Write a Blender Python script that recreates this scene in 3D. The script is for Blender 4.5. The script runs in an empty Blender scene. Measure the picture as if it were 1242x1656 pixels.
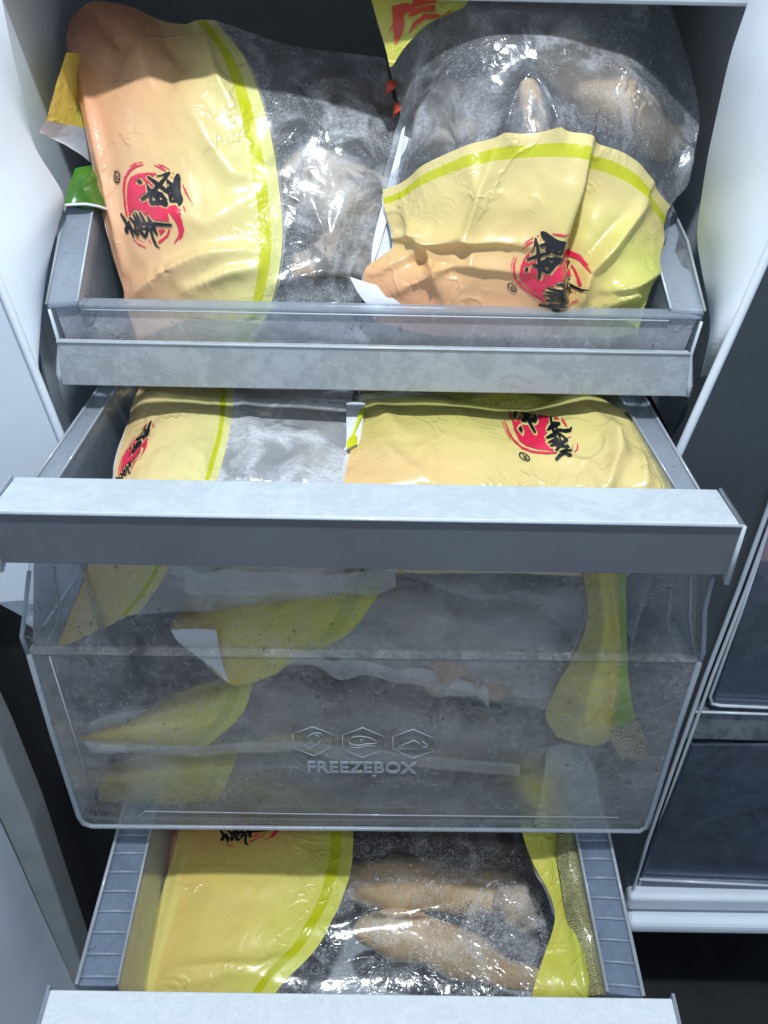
import bpy, math, random
import numpy as np
from mathutils import Matrix, Vector

S = bpy.context.scene
C = S.collection
# ------------------------------------------------------------------ camera
F = 1450.0
_d = np.array([-46., 2033., F]); _d /= np.linalg.norm(_d)          # world -Z seen in lens axes (right, down, forward)
_g = np.array([8.4, -1034., F]); _g -= _d * _g.dot(_d); _g /= np.linalg.norm(_g)   # world +Y
_x = np.cross(_g, -_d)                                             # world +X
W = np.array([_x, _g, -_d])                                        # lens axes -> world
CAM = np.array([0., 0., 1.])
cd = bpy.data.cameras.new('camera'); cam = bpy.data.objects.new('camera', cd); C.objects.link(cam)
cd.sensor_fit = 'VERTICAL'; cd.sensor_height = 36; cd.lens = 36 * F / 1656
cd.clip_start = .01; cd.clip_end = 50
m3 = np.column_stack([W[:, 0], -W[:, 1], -W[:, 2]])
cam.matrix_world = Matrix([[*m3[0], CAM[0]], [*m3[1], CAM[1]], [*m3[2], CAM[2]], [0, 0, 0, 1]])
S.camera = cam
# ------------------------------------------------------------------ light
wd = bpy.data.worlds.new('World'); S.world = wd; wd.use_nodes = True
wd.node_tree.nodes['Background'].inputs[0].default_value = (.70, .82, 1, 1)
wd.node_tree.nodes['Background'].inputs[1].default_value = .56
def area(name, loc, target, size, power, col):
    l = bpy.data.lights.new(name, 'AREA'); l.shape = 'DISK'; l.size = size; l.energy = power; l.color = col
    o = bpy.data.objects.new(name, l); C.objects.link(o); o.location = loc
    o.rotation_euler = (Vector(target) - Vector(loc)).to_track_quat('-Z', 'Y').to_euler()
area('ceiling_lamp', (.02, .02, 1.96), (0, .48, .6), .07, 20, (.88, .95, 1))
S.view_settings.view_transform = 'Standard'; S.view_settings.look = 'None'
S.view_settings.exposure = 0; S.view_settings.gamma = 1
S.cycles.use_denoising = True
S.cycles.max_bounces = 14; S.cycles.transparent_max_bounces = 24; S.cycles.transmission_bounces = 10
S.cycles.caustics_refractive = True; S.cycles.sample_clamp_indirect = 4

def P(px, py, Y=None, Z=None, X=None):
    """world point on a plane (X=, Y= or Z= metres from the lens) in the direction of a sight line"""
    r = W @ np.array([px - 621., py - 828., F])
    if Y is not None: k = Y / r[1]
    elif Z is not None: k = Z / r[2]
    else: k = X / r[0]
    return CAM + r * k
def pix(pts):
    q = (np.asarray(pts) - CAM) @ W
    return q[..., 0] / q[..., 2] * F + 621, q[..., 1] / q[..., 2] * F + 828

# ------------------------------------------------------------------ materials
class N:
    def __init__(s, name):
        s.m = bpy.data.materials.new(name); s.m.use_nodes = True; s.t = s.m.node_tree
        for n in list(s.t.nodes): s.t.nodes.remove(n)
        s.out = s.t.nodes.new('ShaderNodeOutputMaterial'); s._tc = None
    def n(s, typ, ins=None, **props):
        k = s.t.nodes.new('ShaderNode' + typ)
        for a, b in props.items(): setattr(k, a, b)
        for a, b in (ins or {}).items():
            i = k.inputs[a]
            if isinstance(b, bpy.types.NodeSocket): s.t.links.new(b, i)
            elif b is not None: i.default_value = b
        return k
    def co(s, kind='Object'):
        if s._tc is None: s._tc = s.n('TexCoord')
        return s._tc.outputs[kind]
    def math(s, op, a, b=None, c=None, clamp=False):
        k = s.n('Math', {0: a, 1: b, 2: c}, operation=op, use_clamp=clamp); return k.outputs[0]
    def noise(s, scale, detail=4, rough=.55, dist=0, vec=None, stretch=None):
        v = vec or s.co()
        if stretch: v = s.n('Mapping', {'Vector': v, 'Scale': stretch}).outputs[0]
        return s.n('TexNoise', {'Vector': v, 'Scale': scale, 'Detail': detail, 'Roughness': rough, 'Distortion': dist}).outputs['Fac']
    def voro(s, scale, feature='F1', out='Distance', vec=None, rnd=1):
        return s.n('TexVoronoi', {'Vector': vec or s.co(), 'Scale': scale, 'Randomness': rnd}, feature=feature).outputs[out]
    def rmap(s, v, a, b, c=0, d=1):
        return s.n('MapRange', {'Value': v, 'From Min': a, 'From Max': b, 'To Min': c, 'To Max': d}).outputs[0]
    def mixc(s, f, a, b):
        k = s.n('Mix', data_type='RGBA'); 
        for i, v in ((0, f), (6, a), (7, b)):
            if isinstance(v, bpy.types.NodeSocket): s.t.links.new(v, k.inputs[i])
            else: k.inputs[i].default_value = v if i == 0 else (*v, 1)[:4]
        return k.outputs[2]
    def ramp(s, v, stops):
        k = s.n('ValToRGB', {0: v}); e = k.color_ramp.elements
        while len(e) < len(stops): e.new(.5)
        for q, (p, c) in zip(e, stops): q.position = p; q.color = (*c, 1)
        return k.outputs[0]
    def bump(s, h, strength, dist=.001, nrm=None):
        return s.n('Bump', {'Height': h, 'Strength': strength, 'Distance': dist, 'Normal': nrm}).outputs[0]
    def bsdf(s, **ins):
        nm = dict(col='Base Color', rough='Roughness', metal='Metallic', nrm='Normal', coat='Coat Weight', coatr='Coat Roughness',
                  spec='Specular IOR Level', sss='Subsurface Weight', alpha='Alpha', trans='Transmission Weight', ior='IOR')
        d = {}
        for a, b in ins.items():
            if a == 'col' and not isinstance(b, bpy.types.NodeSocket): b = (*b, 1)
            d[nm[a]] = b
        k = s.n('BsdfPrincipled', d)
        if 'sss' in ins: k.inputs['Subsurface Radius'].default_value = (1, .5, .3); k.inputs['Subsurface Scale'].default_value = .006
        return k.outputs[0]
    def mixs(s, f, a, b):
        k = s.n('MixShader', {0: f}); s.t.links.new(a, k.inputs[1]); s.t.links.new(b, k.inputs[2]); return k.outputs[0]
    def done(s, sh): s.t.links.new(sh, s.out.inputs[0]); return s.m

def plastic(name, col, rough=.35, dirt=.06, grain=.15):
    k = N(name); c2 = tuple(v * (1 - dirt * 2.5) for v in col)
    c = k.mixc(k.rmap(k.noise(22, 6, .6), .35, .75), col, c2)
    sp = k.rmap(k.noise(420, 2), .70, .76)
    c = k.mixc(k.math('MULTIPLY', sp, .25), c, tuple(v * .5 for v in col))
    return k.done(k.bsdf(col=c, rough=k.rmap(k.noise(60, 4), .3, .7, rough - .06, rough + .12), nrm=k.bump(k.noise(900, 3), grain, .0002), coat=.15, coatr=.2))

def frosted_plastic(name, frost=.5, tint=(.80, .87, .93), blur=.25, haze=.25, scale=1., hcol=(.62, .68, .74), crack=True, rough=.12, gloss=.9, grough=.16, speck=.0):
    """clear moulded plastic with a film of frost: transparent + rough refraction + pale diffuse rime"""
    k = N(name)
    big = k.noise(18 * scale, 8, .62, .8)
    fine = k.noise(160 * scale, 6, .7, .4)
    mask = k.rmap(k.math('ADD', k.math('MULTIPLY', big, .65), k.math('MULTIPLY', fine, .35)), .40, .62, haze, haze + frost)
    cut = k.rmap(k.noise(45 * scale, 7, .75, 1.5), .60, .66)
    mask = k.math('MULTIPLY', mask, k.math('SUBTRACT', 1, k.math('MULTIPLY', cut, .55)), clamp=True)
    if crack:
        wv = k.n('VectorMath', {0: k.n('TexNoise', {'Vector': k.co(), 'Scale': 40, 'Detail': 6}).outputs['Color'], 1: (.03, .03, .03), 2: k.co()}, operation='MULTIPLY_ADD').outputs[0]
        cr = k.rmap(k.voro(50, 'DISTANCE_TO_EDGE', vec=wv), 0, .03, 1, 0)
        mask = k.math('ADD', mask, k.math('MULTIPLY', k.math('MULTIPLY', cr, k.rmap(fine, .45, .6)), .22), clamp=True)
    tr = k.n('BsdfTransparent', {0: (*tint, 1)}).outputs[0]
    rf = k.n('BsdfRefraction', {'Color': (*tint, 1), 'Roughness': rough, 'IOR': 1.03}).outputs[0]
    base = k.mixs(blur, tr, rf)
    df = k.n('BsdfDiffuse', {0: (*hcol, 1)}).outputs[0]
    tl = k.n('BsdfTranslucent', {0: (*hcol, 1)}).outputs[0]
    body = k.mixs(mask, base, k.mixs(.35, df, tl))
    sp = k.math('MULTIPLY', k.rmap(k.noise(230, 3, .6, 1.), .645, .67), k.rmap(k.noise(24, 3), .44, .54))
    sc = k.math('MULTIPLY', k.rmap(k.math('ABSOLUTE', k.math('SUBTRACT', k.noise(75, 6, .75, 2.2), .5)), 0, .012, 1, 0), k.rmap(k.noise(20, 3), .5, .6))
    body = k.mixs(k.math('MULTIPLY', sp, speck), body, k.n('BsdfDiffuse', {0: (.03, .032, .036, 1)}).outputs[0])
    body = k.mixs(k.math('MULTIPLY', sc, speck * .5), body, k.n('BsdfDiffuse', {0: (.75, .78, .82, 1)}).outputs[0])
    nr = k.bump(fine, .25, .0006)
    gl = k.n('BsdfGlossy', {'Color': (1, 1, 1, 1), 'Roughness': grough, 'Normal': nr}).outputs[0]
    fr = k.math('MULTIPLY', k.n('Fresnel', {'IOR': 1.45, 'Normal': nr}).outputs[0], gloss)
    return k.done(k.mixs(fr, body, gl))

def frost_paint(name, base, rime=(.72, .80, .86), amount=.5, rough=.3, scale=1., metal=0.):
    k = N(name)
    a = k.noise(26 * scale, 9, .68, 1.4); b = k.noise(130 * scale, 6, .7, .5)
    m = k.rmap(k.math('ADD', k.math('MULTIPLY', a, .6), k.math('MULTIPLY', b, .4)), .44, .62)
    edge = k.rmap(k.math('ABSOLUTE', k.math('SUBTRACT', m, .5)), 0, .3, 1, 0)
    m2 = k.math('MULTIPLY', m, amount); m2 = k.math('ADD', m2, k.math('MULTIPLY', edge, .12), clamp=True)
    c = k.mixc(m2, base, rime)
    dots = k.rmap(k.noise(300 * scale, 2), .7, .74)
    c = k.mixc(k.math('MULTIPLY', dots, .3), c, (.25, .28, .3))
    return k.done(k.bsdf(col=c, rough=k.rmap(m, 0, 1, rough, .65), metal=metal, nrm=k.bump(k.math('ADD', b, m), .35, .0004), coat=.2, coatr=.15))

def print_film(name, stops, vgrad=None, shine=.22):
    """printed side of a poultry bag: stops along U of the film"""
    k = N(name)
    sep = k.n('SeparateXYZ', {0: k.co('UV')}); u = sep.outputs[0]; v = sep.outputs[1]
    wob = k.math('MULTIPLY', k.math('SUBTRACT', k.noise(9, 2), .5), .25)
    c = k.ramp(k.math('ADD', u, k.math('MULTIPLY', wob, k.rmap(u, .55, .8, 1, 0))), [(p, q) for p, q in stops])
    if vgrad:
        c = k.mixc(k.math('MULTIPLY', k.rmap(v, vgrad[0], vgrad[1]), k.rmap(u, .55, .8, 1, .15)), c, vgrad[2])
    st = k.math('MULTIPLY', k.math('GREATER_THAN', u, .885), k.math('LESS_THAN', u, .945))
    c = k.mixc(st, c, (.60, .62, .015))
    mott = k.rmap(k.noise(30, 5, .6), .4, .62)
    c = k.mixc(k.math('MULTIPLY', mott, .13), c, (.55, .45, .22))
    nr = k.bump(k.noise(140, 4, .6, .6), .10, .0012)
    wv = k.n('VectorMath', {0: k.n('TexNoise', {'Vector': k.co(), 'Scale': 30, 'Detail': 3}).outputs['Color'], 1: (.035, .035, .035), 2: k.co()}, operation='MULTIPLY_ADD').outputs[0]
    nr = k.bump(k.noise(45, 3, .5, 1.2), .14, .003, nr)
    nr = k.bump(k.math('MULTIPLY', k.voro(34, vec=wv), k.rmap(k.noise(14, 2), .42, .6)), .32, .004, nr)
    rg = k.math('ABSOLUTE', k.math('SUBTRACT', k.noise(24, 3, .5, .6), .5))
    rg2 = k.math('ABSOLUTE', k.math('SUBTRACT', k.noise(52, 3, .55, .8), .5))
    nr = k.bump(k.math('MULTIPLY', k.rmap(rg, 0, .035, 1, 0), k.rmap(k.noise(17, 2), .46, .58)), .30, .003, nr)
    nr = k.bump(k.math('MULTIPLY', k.rmap(rg2, 0, .04, 1, 0), k.rmap(k.noise(13, 2), .50, .6)), .20, .002, nr)
    sh = k.bsdf(col=c, rough=k.rmap(k.noise(50, 4), .35, .65, shine, shine + .16), nrm=nr, coat=.35, coatr=.10)
    tl = k.n('BsdfTranslucent', {0: c}).outputs[0]
    return k.done(k.mixs(.14, sh, tl))

def clear_film(name, frost=.55, lo=.44, hi=.60, crystals=.0, scale=1., haze=.10, col=(.70, .74, .80), streak=None, zone=(.42, .50)):
    k = N(name)
    big = k.noise(32 * scale, 8, .62, .7)
    fine = k.noise(420 * scale, 8, .78, .5, stretch=streak)
    m = k.rmap(big, lo, hi)
    grain = k.rmap(fine, .42, .60)
    mask = k.math('MULTIPLY', m, k.math('ADD', k.math('MULTIPLY', grain, .65), .35))
    mask = k.math('ADD', k.math('MULTIPLY', mask, frost), haze, clamp=True)
    if crystals:
        cr = k.rmap(k.noise(520 * scale, 3, .8, 2.5), .56, .59)
        zone = k.rmap(k.noise(42 * scale, 4, .6), *zone)
        mask = k.math('MAXIMUM', mask, k.math('MULTIPLY', k.math('MULTIPLY', cr, zone), crystals))
    tr = k.n('BsdfTransparent', {0: (.93, .95, .97, 1)}).outputs[0]
    df = k.n('BsdfDiffuse', {0: (*col, 1)}).outputs[0]; tl = k.n('BsdfTranslucent', {0: (*col, 1)}).outputs[0]
    body = k.mixs(mask, tr, k.mixs(.3, df, tl))
    wv = k.n('VectorMath', {0: k.n('TexNoise', {'Vector': k.co(), 'Scale': 30, 'Detail': 3}).outputs['Color'], 1: (.035, .035, .035), 2: k.co()}, operation='MULTIPLY_ADD').outputs[0]
    nr = k.bump(k.noise(60, 4, .6, 1.5), .18, .003)
    nr = k.bump(k.voro(40, vec=wv), .30, .004, nr)
    rg = k.math('ABSOLUTE', k.math('SUBTRACT', k.noise(24, 3, .5, .6), .5))
    rg2 = k.math('ABSOLUTE', k.math('SUBTRACT', k.noise(52, 3, .55, .8), .5))
    nr = k.bump(k.math('MULTIPLY', k.rmap(rg, 0, .035, 1, 0), k.rmap(k.noise(17, 2), .46, .58)), .30, .003, nr)
    nr = k.bump(k.math('MULTIPLY', k.rmap(rg2, 0, .04, 1, 0), k.rmap(k.noise(13, 2), .50, .6)), .20, .002, nr)
    gl = k.n('BsdfGlossy', {'Color': (1, 1, 1, 1), 'Roughness': .19, 'Normal': nr}).outputs[0]
    fr = k.math('ADD', k.math('MULTIPLY', k.n('Fresnel', {'IOR': 1.5, 'Normal': nr}).outputs[0], .9), .03)
    return k.done(k.mixs(fr, body, gl))

def simple(name, col, rough=.5, metal=0., var=.2, scale=60, bump=.2, coat=0., sss=0.):
    k = N(name)
    c = k.mixc(k.rmap(k.noise(scale, 5, .6), .3, .7), tuple(v * (1 + var) for v in col), tuple(v * (1 - var) for v in col))
    a = dict(col=c, rough=rough, metal=metal, nrm=k.bump(k.noise(scale * 8, 3), bump, .0005), coat=coat)
    if sss: a['sss'] = sss
    return k.done(k.bsdf(**a))

def skin_mat(name, a, b, c):
    k = N(name)
    n1 = k.noise(28, 5, .6, .5); n2 = k.noise(120, 4, .6)
    col = k.ramp(n1, [(.25, a), (.5, b), (.72, c)])
    col = k.mixc(k.math('MULTIPLY', k.rmap(n2, .5, .66), .35), col, tuple(min(1, v * 1.35) for v in b))
    h = k.math('ADD', k.math('MULTIPLY', n2, .5), k.math('MULTIPLY', k.rmap(k.voro(800), 0, .5), .5))
    return k.done(k.bsdf(col=col, rough=.42, nrm=k.bump(h, .35, .001), coat=.25, sss=.12))

def pattern_film(name):
    """interlocking wave-arc print, from an attribute computed per vertex"""
    k = N(name)
    at = k.n('Attribute', attribute_name='wave').outputs['Fac']
    c = k.mixc(at, (.10, .095, .03), (.46, .44, .24))
    return k.done(k.bsdf(col=c, rough=.3, coat=.3, coatr=.15, nrm=k.bump(k.noise(80, 3), .2, .002)))

WHITE = plastic('white_liner', (.80, .88, .96), .38, .03)
WHITE2 = plastic('white_door_liner', (.68, .76, .85), .4, .03)
GREYM = simple('grey_metal', (.15, .165, .19), .38, .15, .12, 14, .08, .2)
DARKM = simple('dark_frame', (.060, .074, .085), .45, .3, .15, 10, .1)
BLACK = simple('black_rubber', (.012, .013, .014), .6, 0, .2, 40, .2)
GASK = simple('grey_gasket', (.30, .33, .34), .5, 0, .1, 30, .1)
FROSTTOP = frost_paint('frosted_handle_top', (.50, .57, .62), (.60, .67, .72), amount=.6, scale=1.3)
FROSTTOP3 = frost_paint('frosted_pale_handle', (.62, .68, .72), (.74, .80, .84), .6, .4, 3)
STRIP = frost_paint('frosted_strip', (.33, .37, .40), (.52, .57, .61), .5, .3, 1.5)
CLEAR1 = frosted_plastic('clear_drawer_plastic', .22, haze=.34, blur=.35, rough=.10, hcol=(.76, .80, .88), gloss=.5, speck=.35)
CLEARF = frosted_plastic('clear_front_plastic', .26, haze=.07, blur=.72, rough=.22, scale=1.4, tint=(.95, .95, .94), speck=.55, hcol=(.52, .53, .55), gloss=.25, grough=.35)
CLEARS = frosted_plastic('clear_side_plastic', .25, haze=.70, blur=.2, hcol=(.62, .67, .74), gloss=.5)
RIMP = frosted_plastic('clear_rim_plastic', .12, haze=.42, blur=.2, hcol=(.56, .62, .70), crack=False, gloss=.6)
_k = N('plain_clear_plastic'); PLAIN = _k.done(_k.mixs(_k.math('MULTIPLY', _k.n('Fresnel', {'IOR': 1.3}).outputs[0], .5), _k.n('BsdfTransparent', {0: (.95, .97, .98, 1)}).outputs[0], _k.n('BsdfGlossy', {'Roughness': .2}).outputs[0]))
RIBM = simple('moulded_edge', (.50, .56, .62), .25, 0, .1, 50, .1, .5)
EMB = simple('embossed_plastic', (.27, .30, .34), .3, 0, .08, 80, .1, .5)
FILM_W = clear_film('seam_and_glare_film', .35, .40, .62, 0, 1.0, haze=.45, col=(.76, .77, .80))  # bag seams, and the ribbon painted in for glare
FILM_M = clear_film('lit_milky_film', .45, .40, .60, 0, .7, haze=.35, col=(.82, .84, .86))  # haze whitened to imitate glints and light falling in under the handle
SHELF = plastic('shelf_plastic', (.55, .6, .65), .4)
WHITEF = simple('white_film', (.78, .80, .86), .35, 0, .04, 20, .15, .4)
RED = simple('red_ink', (.70, .022, .075), .3, 0, .12, 60, .05, .4)
REDO = simple('orange_red_ink', (.62, .06, .025), .3, 0, .1, 60, .05, .4)
INK = simple('black_ink', (.008, .009, .014), .28, 0, .1, 60, .05, .5)
FLOORM = simple('black_floor_stone', (.016, .018, .020), .5, 0, .4, 18, .3)
OR, OY, YE, LM = (.82, .40, .22), (.86, .56, .22), (.80, .64, .20), (.72, .68, .16)
PF_A = print_film('print_orange_to_lemon', [(0, (.86, .44, .26)), (.36, (.86, .56, .28)), (.66, (.84, .68, .30)), (1, (.76, .76, .30))], (.55, 1.0, (.62, .27, .16)))
PF_B = print_film('print_gold', [(0, (.88, .38, .22)), (.28, (.86, .50, .24)), (.6, (.82, .66, .27)), (1, (.84, .70, .32))], (.5, .95, (.66, .68, .16)))
PF_H = print_film('print_amber_to_lemon', [(0, (.88, .76, .24)), (.07, (.88, .74, .22)), (.09, (.84, .62, .17)), (.6, (.84, .72, .19)), (1, (.76, .76, .15))], (.62, .92, (.66, .32, .10)))
PF_R = print_film('print_olive_lemon_green', [(0, (.42, .36, .06)), (.36, (.50, .44, .06)), (.42, (.84, .76, .08)), (.68, (.80, .62, .08)), (.74, (.34, .55, .03)), (1, (.30, .52, .03))])
PF_L = print_film('print_lime', [(0, (.70, .56, .12)), (.5, (.66, .62, .10)), (1, (.52, .60, .08))], shine=.25)
PF_E = print_film('print_cream', [(0, (.84, .58, .26)), (.5, (.83, .70, .32)), (1, (.80, .78, .32))])
PF_Y = print_film('print_yellow', [(0, (.88, .62, .14)), (.5, (.86, .72, .08)), (1, (.78, .76, .04))], shine=.25)
FILM_A = clear_film('frosty_film', .72, .45, .62, .8, haze=.15, col=(.80, .83, .88))
FILM_B = clear_film('hazy_film', .62, .48, .68, .5, 1.0, haze=.13, col=(.80, .83, .90))
FILM_E = clear_film('rimed_film', .60, .44, .54, .7, .8, haze=.48, col=(.82, .85, .90), streak=(.5, 1, 1))
FILM_H = clear_film('crystal_film', .45, .50, .62, 1.0, .85, haze=.03, col=(.84, .86, .90), zone=(.40, .47))
FILM_S = clear_film('dull_film', .35, .45, .62, 0, 1.0, haze=.07)
SKIN1 = skin_mat('chicken_skin', (.50, .30, .17), (.68, .46, .24), (.78, .62, .40))
SKIN2 = skin_mat('pale_chicken_skin', (.42, .30, .24), (.62, .50, .38), (.75, .66, .52))
SKIN3 = skin_mat('dark_chicken_meat', (.10, .07, .06), (.22, .16, .13), (.40, .31, .24))
SKIN4 = skin_mat('rosy_chicken_skin', (.30, .20, .16), (.46, .33, .26), (.60, .48, .38))
PATT = pattern_film('wave_print')
GREEN = simple('green_film', (.05, .17, .018), .25, 0, .3, 25, .2, .5)
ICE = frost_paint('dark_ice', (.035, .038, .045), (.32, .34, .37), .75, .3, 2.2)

SEETHRU = [CLEAR1, CLEARF, CLEARS]
# ------------------------------------------------------------------ builders
ORG = {}
def link(o, parent=None):
    C.objects.link(o)
    if parent is not None: o.parent = parent
    return o
def thing(name, label, cat, loc, group=None):
    o = bpy.data.objects.new(name, None); o.empty_display_size = .02; o.location = tuple(loc); C.objects.link(o)
    o['label'] = label; o['category'] = cat
    if group: o['group'] = group
    ORG[o] = np.array(loc, float); return o
def tag(o, label, cat, group=None):
    o['label'] = label; o['category'] = cat
    if group: o['group'] = group
    return o
def struct(o): o['kind'] = 'structure'; return o
def mesh(name, v, f, mat, parent=None, smooth=False, uv=None, mats=None, fmat=None, attr=None):
    v = np.asarray(v, float)
    org = ORG.get(parent, np.zeros(3)) if parent is not None else np.zeros(3)
    me = bpy.data.meshes.new(name); me.from_pydata((v - org).tolist(), [], [tuple(map(int, q)) for q in f])
    for m in (mats or [mat]): me.materials.append(m)
    if fmat is not None: me.polygons.foreach_set('material_index', list(fmat))
    if smooth: me.polygons.foreach_set('use_smooth', [True] * len(me.polygons))
    if uv is not None:
        l = me.uv_layers.new(name='UVMap'); idx = np.empty(len(me.loops), int); me.loops.foreach_get('vertex_index', idx)
        l.data.foreach_set('uv', np.asarray(uv, 'f')[idx].ravel())
    if attr is not None:
        a = me.attributes.new('wave', 'FLOAT', 'POINT'); a.data.foreach_set('value', np.asarray(attr, 'f').ravel())
    if mat in SEETHRU and fmat is None and mats is None and len(f) < 30:
        me.materials.append(PLAIN); me.polygons.foreach_set('material_index', [0] + [1] * (len(me.polygons) - 1))
    me.update()
    o = bpy.data.objects.new(name, me); link(o, parent); ORG[o] = org
    return o
def bevel(o, w=.001, seg=2):
    m = o.modifiers.new('bevel', 'BEVEL'); m.width = w; m.segments = seg; m.limit_method = 'ANGLE'; return o
def plate(corners, t, d=None):
    """solid plate from a front outline (any polygon) and thickness along d (or its normal)"""
    c = np.array(corners, float); n = len(c)
    if d is None:
        d = np.cross(c[1] - c[0], c[2] - c[0]); d /= np.linalg.norm(d)
        if d.dot(CAM - c.mean(0)) > 0: d = -d
    b = c + np.array(d) * t
    v = np.vstack([c, b]); f = [list(range(n)), list(range(2 * n - 1, n - 1, -1))]
    for i in range(n): j = (i + 1) % n; f.append([j, i, i + n, j + n])
    nn = np.zeros(3)
    for i in range(1, n - 1): nn += np.cross(c[i] - c[0], c[i + 1] - c[0])
    if nn.dot(d) > 0: f = [q[::-1] for q in f]
    return v, f
def plateo(name, corners, t, mat, parent=None, d=None, bev=.0008):
    o = mesh(name, *plate(corners, t, d), mat, parent); 
    if bev: bevel(o, bev)
    return o
def join(parts):
    V, Fc, k = [], [], 0
    for v, f in parts:
        V.append(np.asarray(v)); Fc += [[i + k for i in q] for q in f]; k += len(v)
    return np.vstack(V), Fc
def box(lo, hi):
    (a, b, c), (d, e, g) = lo, hi
    v = [(x, y, z) for x in (a, d) for y in (b, e) for z in (c, g)]
    return v, [(0, 1, 3, 2), (4, 6, 7, 5), (0, 4, 5, 1), (2, 3, 7, 6), (0, 2, 6, 4), (1, 5, 7, 3)]
def tube(path, r, seg=8, closed=False):
    p = np.array(path, float); n = len(p); rr = np.broadcast_to(np.asarray(r, float), (n,))
    V, Fc = [], []
    for i in range(n):
        a = p[(i - 1) % n] if (closed or i) else p[i]; b = p[(i + 1) % n] if (closed or i < n - 1) else p[i]
        t = b - a; t /= np.linalg.norm(t) + 1e-12
        u = np.cross(t, (0.13, .2, 1)); u /= np.linalg.norm(u) + 1e-9; w = np.cross(t, u)
        for k in range(seg): th = 2 * math.pi * k / seg; V.append(p[i] + rr[i] * (u * math.cos(th) + w * math.sin(th)))
    for i in range(n if closed else n - 1):
        j = (i + 1) % n
        for k in range(seg): l = (k + 1) % seg; Fc.append([i * seg + k, i * seg + l, j * seg + l, j * seg + k])
    if not closed: Fc += [list(range(seg))[::-1], list(range((n - 1) * seg, n * seg))]
    return V, Fc

# -- film surfaces: control net -> smooth grid -> folds -> buckling
def cr(t, n):
    t = np.clip(t, 0, n - 1 - 1e-9); i = t.astype(int); f = t - i
    w = np.zeros((len(t), n))
    co = [(-.5 * f + f**2 - .5 * f**3), (1 - 2.5 * f**2 + 1.5 * f**3), (.5 * f + 2 * f**2 - 1.5 * f**3), (-.5 * f**2 + .5 * f**3)]
    for k, c in enumerate(co):
        j = i - 1 + k
        lo = j < 0; hi = j > n - 1
        ii = np.arange(len(t))
        ok = ~(lo | hi); np.add.at(w, (ii[ok], j[ok]), c[ok])
        if lo.any(): np.add.at(w, (ii[lo], np.zeros(lo.sum(), int)), 2 * c[lo]); np.add.at(w, (ii[lo], np.ones(lo.sum(), int)), -c[lo])
        if hi.any(): np.add.at(w, (ii[hi], np.full(hi.sum(), n - 1)), 2 * c[hi]); np.add.at(w, (ii[hi], np.full(hi.sum(), n - 2)), -c[hi])
    return w
def resample(G, nv, nu):
    A = cr(np.linspace(0, G.shape[0] - 1, nv), G.shape[0]); B = cr(np.linspace(0, G.shape[1] - 1, nu), G.shape[1])
    return np.matmul(B, np.tensordot(A, G, (1, 0)))
def normals(G):
    du = np.gradient(G, axis=1); dv = np.gradient(G, axis=0); n = np.cross(du, dv)
    n /= np.linalg.norm(n, axis=2, keepdims=True) + 1e-12
    s = np.sign(np.einsum('ijk,ijk->ij', n, CAM - G).mean()) or 1
    return n * s
def vnoise(h, w, cells, rng):
    g = rng.standard_normal((max(4, int(cells * h / max(h, w)) + 3), max(4, int(cells * w / max(h, w)) + 3), 1))
    return resample(g, h, w)[..., 0]
def crumple(G, excess, iters, rng, amp, cells, pull=.02, bend=.25, mask=None):
    X = G.copy(); h, w = G.shape[:2]; n = normals(G)
    X += n * (vnoise(h, w, cells, rng) * amp)[..., None]
    def rl(a, b): return np.linalg.norm(G[a] - G[b], axis=-1)
    pairs = []
    def add(a, b, ex): pairs.append((a, b, rl(a, b) * (1 + ex)))
    s_ = slice
    for o in (0, 1):
        wl = (w - o) // 2 * 2
        add((s_(None), s_(o, o + wl, 2)), (s_(None), s_(o + 1, o + wl, 2)), excess)
        hl = (h - o) // 2 * 2
        add((s_(o, o + hl, 2), s_(None)), (s_(o + 1, o + hl, 2), s_(None)), excess)
    add((s_(0, h - 1, 2), s_(0, w - 1)), (s_(1, h, 2), s_(1, w)) if h % 2 == 0 else (s_(1, h, 2), s_(1, w)), excess)
    add((s_(0, h - 1, 2), s_(1, w)), (s_(1, h, 2), s_(0, w - 1)), excess)
    M = None if mask is None else mask[..., None]
    for it in range(iters):
        for a, b, r in pairs:
            A, B = X[a], X[b]; k = min(len(A), len(B)); d = B[:k] - A[:k]; L = np.linalg.norm(d, axis=-1) + 1e-12
            q = d * (.5 * (L - r[:k]) / L)[..., None]
            A[:k] += q; B[:k] -= q
        if bend:
            Y = X.copy(); Y[1:-1] += bend * .25 * (X[2:] + X[:-2] - 2 * X[1:-1]); Y[:, 1:-1] += bend * .25 * (X[:, 2:] + X[:, :-2] - 2 * X[:, 1:-1]); X = Y
        X += (G - X) * pull
        if M is not None: X = G + (X - G) * M
    return X
def seg_d(px, py, a, b):
    a = np.array(a, float); b = np.array(b, float); d = b - a; L = d.dot(d) + 1e-9
    t = np.clip(((px - a[0]) * d[0] + (py - a[1]) * d[1]) / L, 0, 1)
    ex, ey = px - a[0] - t * d[0], py - a[1] - t * d[1]
    return np.hypot(ex, ey), np.sign(d[0] * ey - d[1] * ex), t
def fold(G, creases):
    px, py = pix(G); n = normals(G); D = np.zeros(px.shape)
    for path, hgt, w1, w2 in creases:
        best = np.full(px.shape, 1e9); side = np.zeros(px.shape); tt = np.zeros(px.shape); m = len(path) - 1
        for i in range(m):
            d, s, t = seg_d(px, py, path[i], path[i + 1]); c = d < best
            best = np.where(c, d, best); side = np.where(c, s, side); tt = np.where(c, (i + t) / m, tt)
        w = np.where(side > 0, w1, w2); taper = np.sin(np.pi * np.clip(tt * .86 + .07, 0, 1)) ** .6
        D += hgt * np.exp(-(best / w) ** 1.25) * taper
    return G + n * D[..., None]
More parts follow.
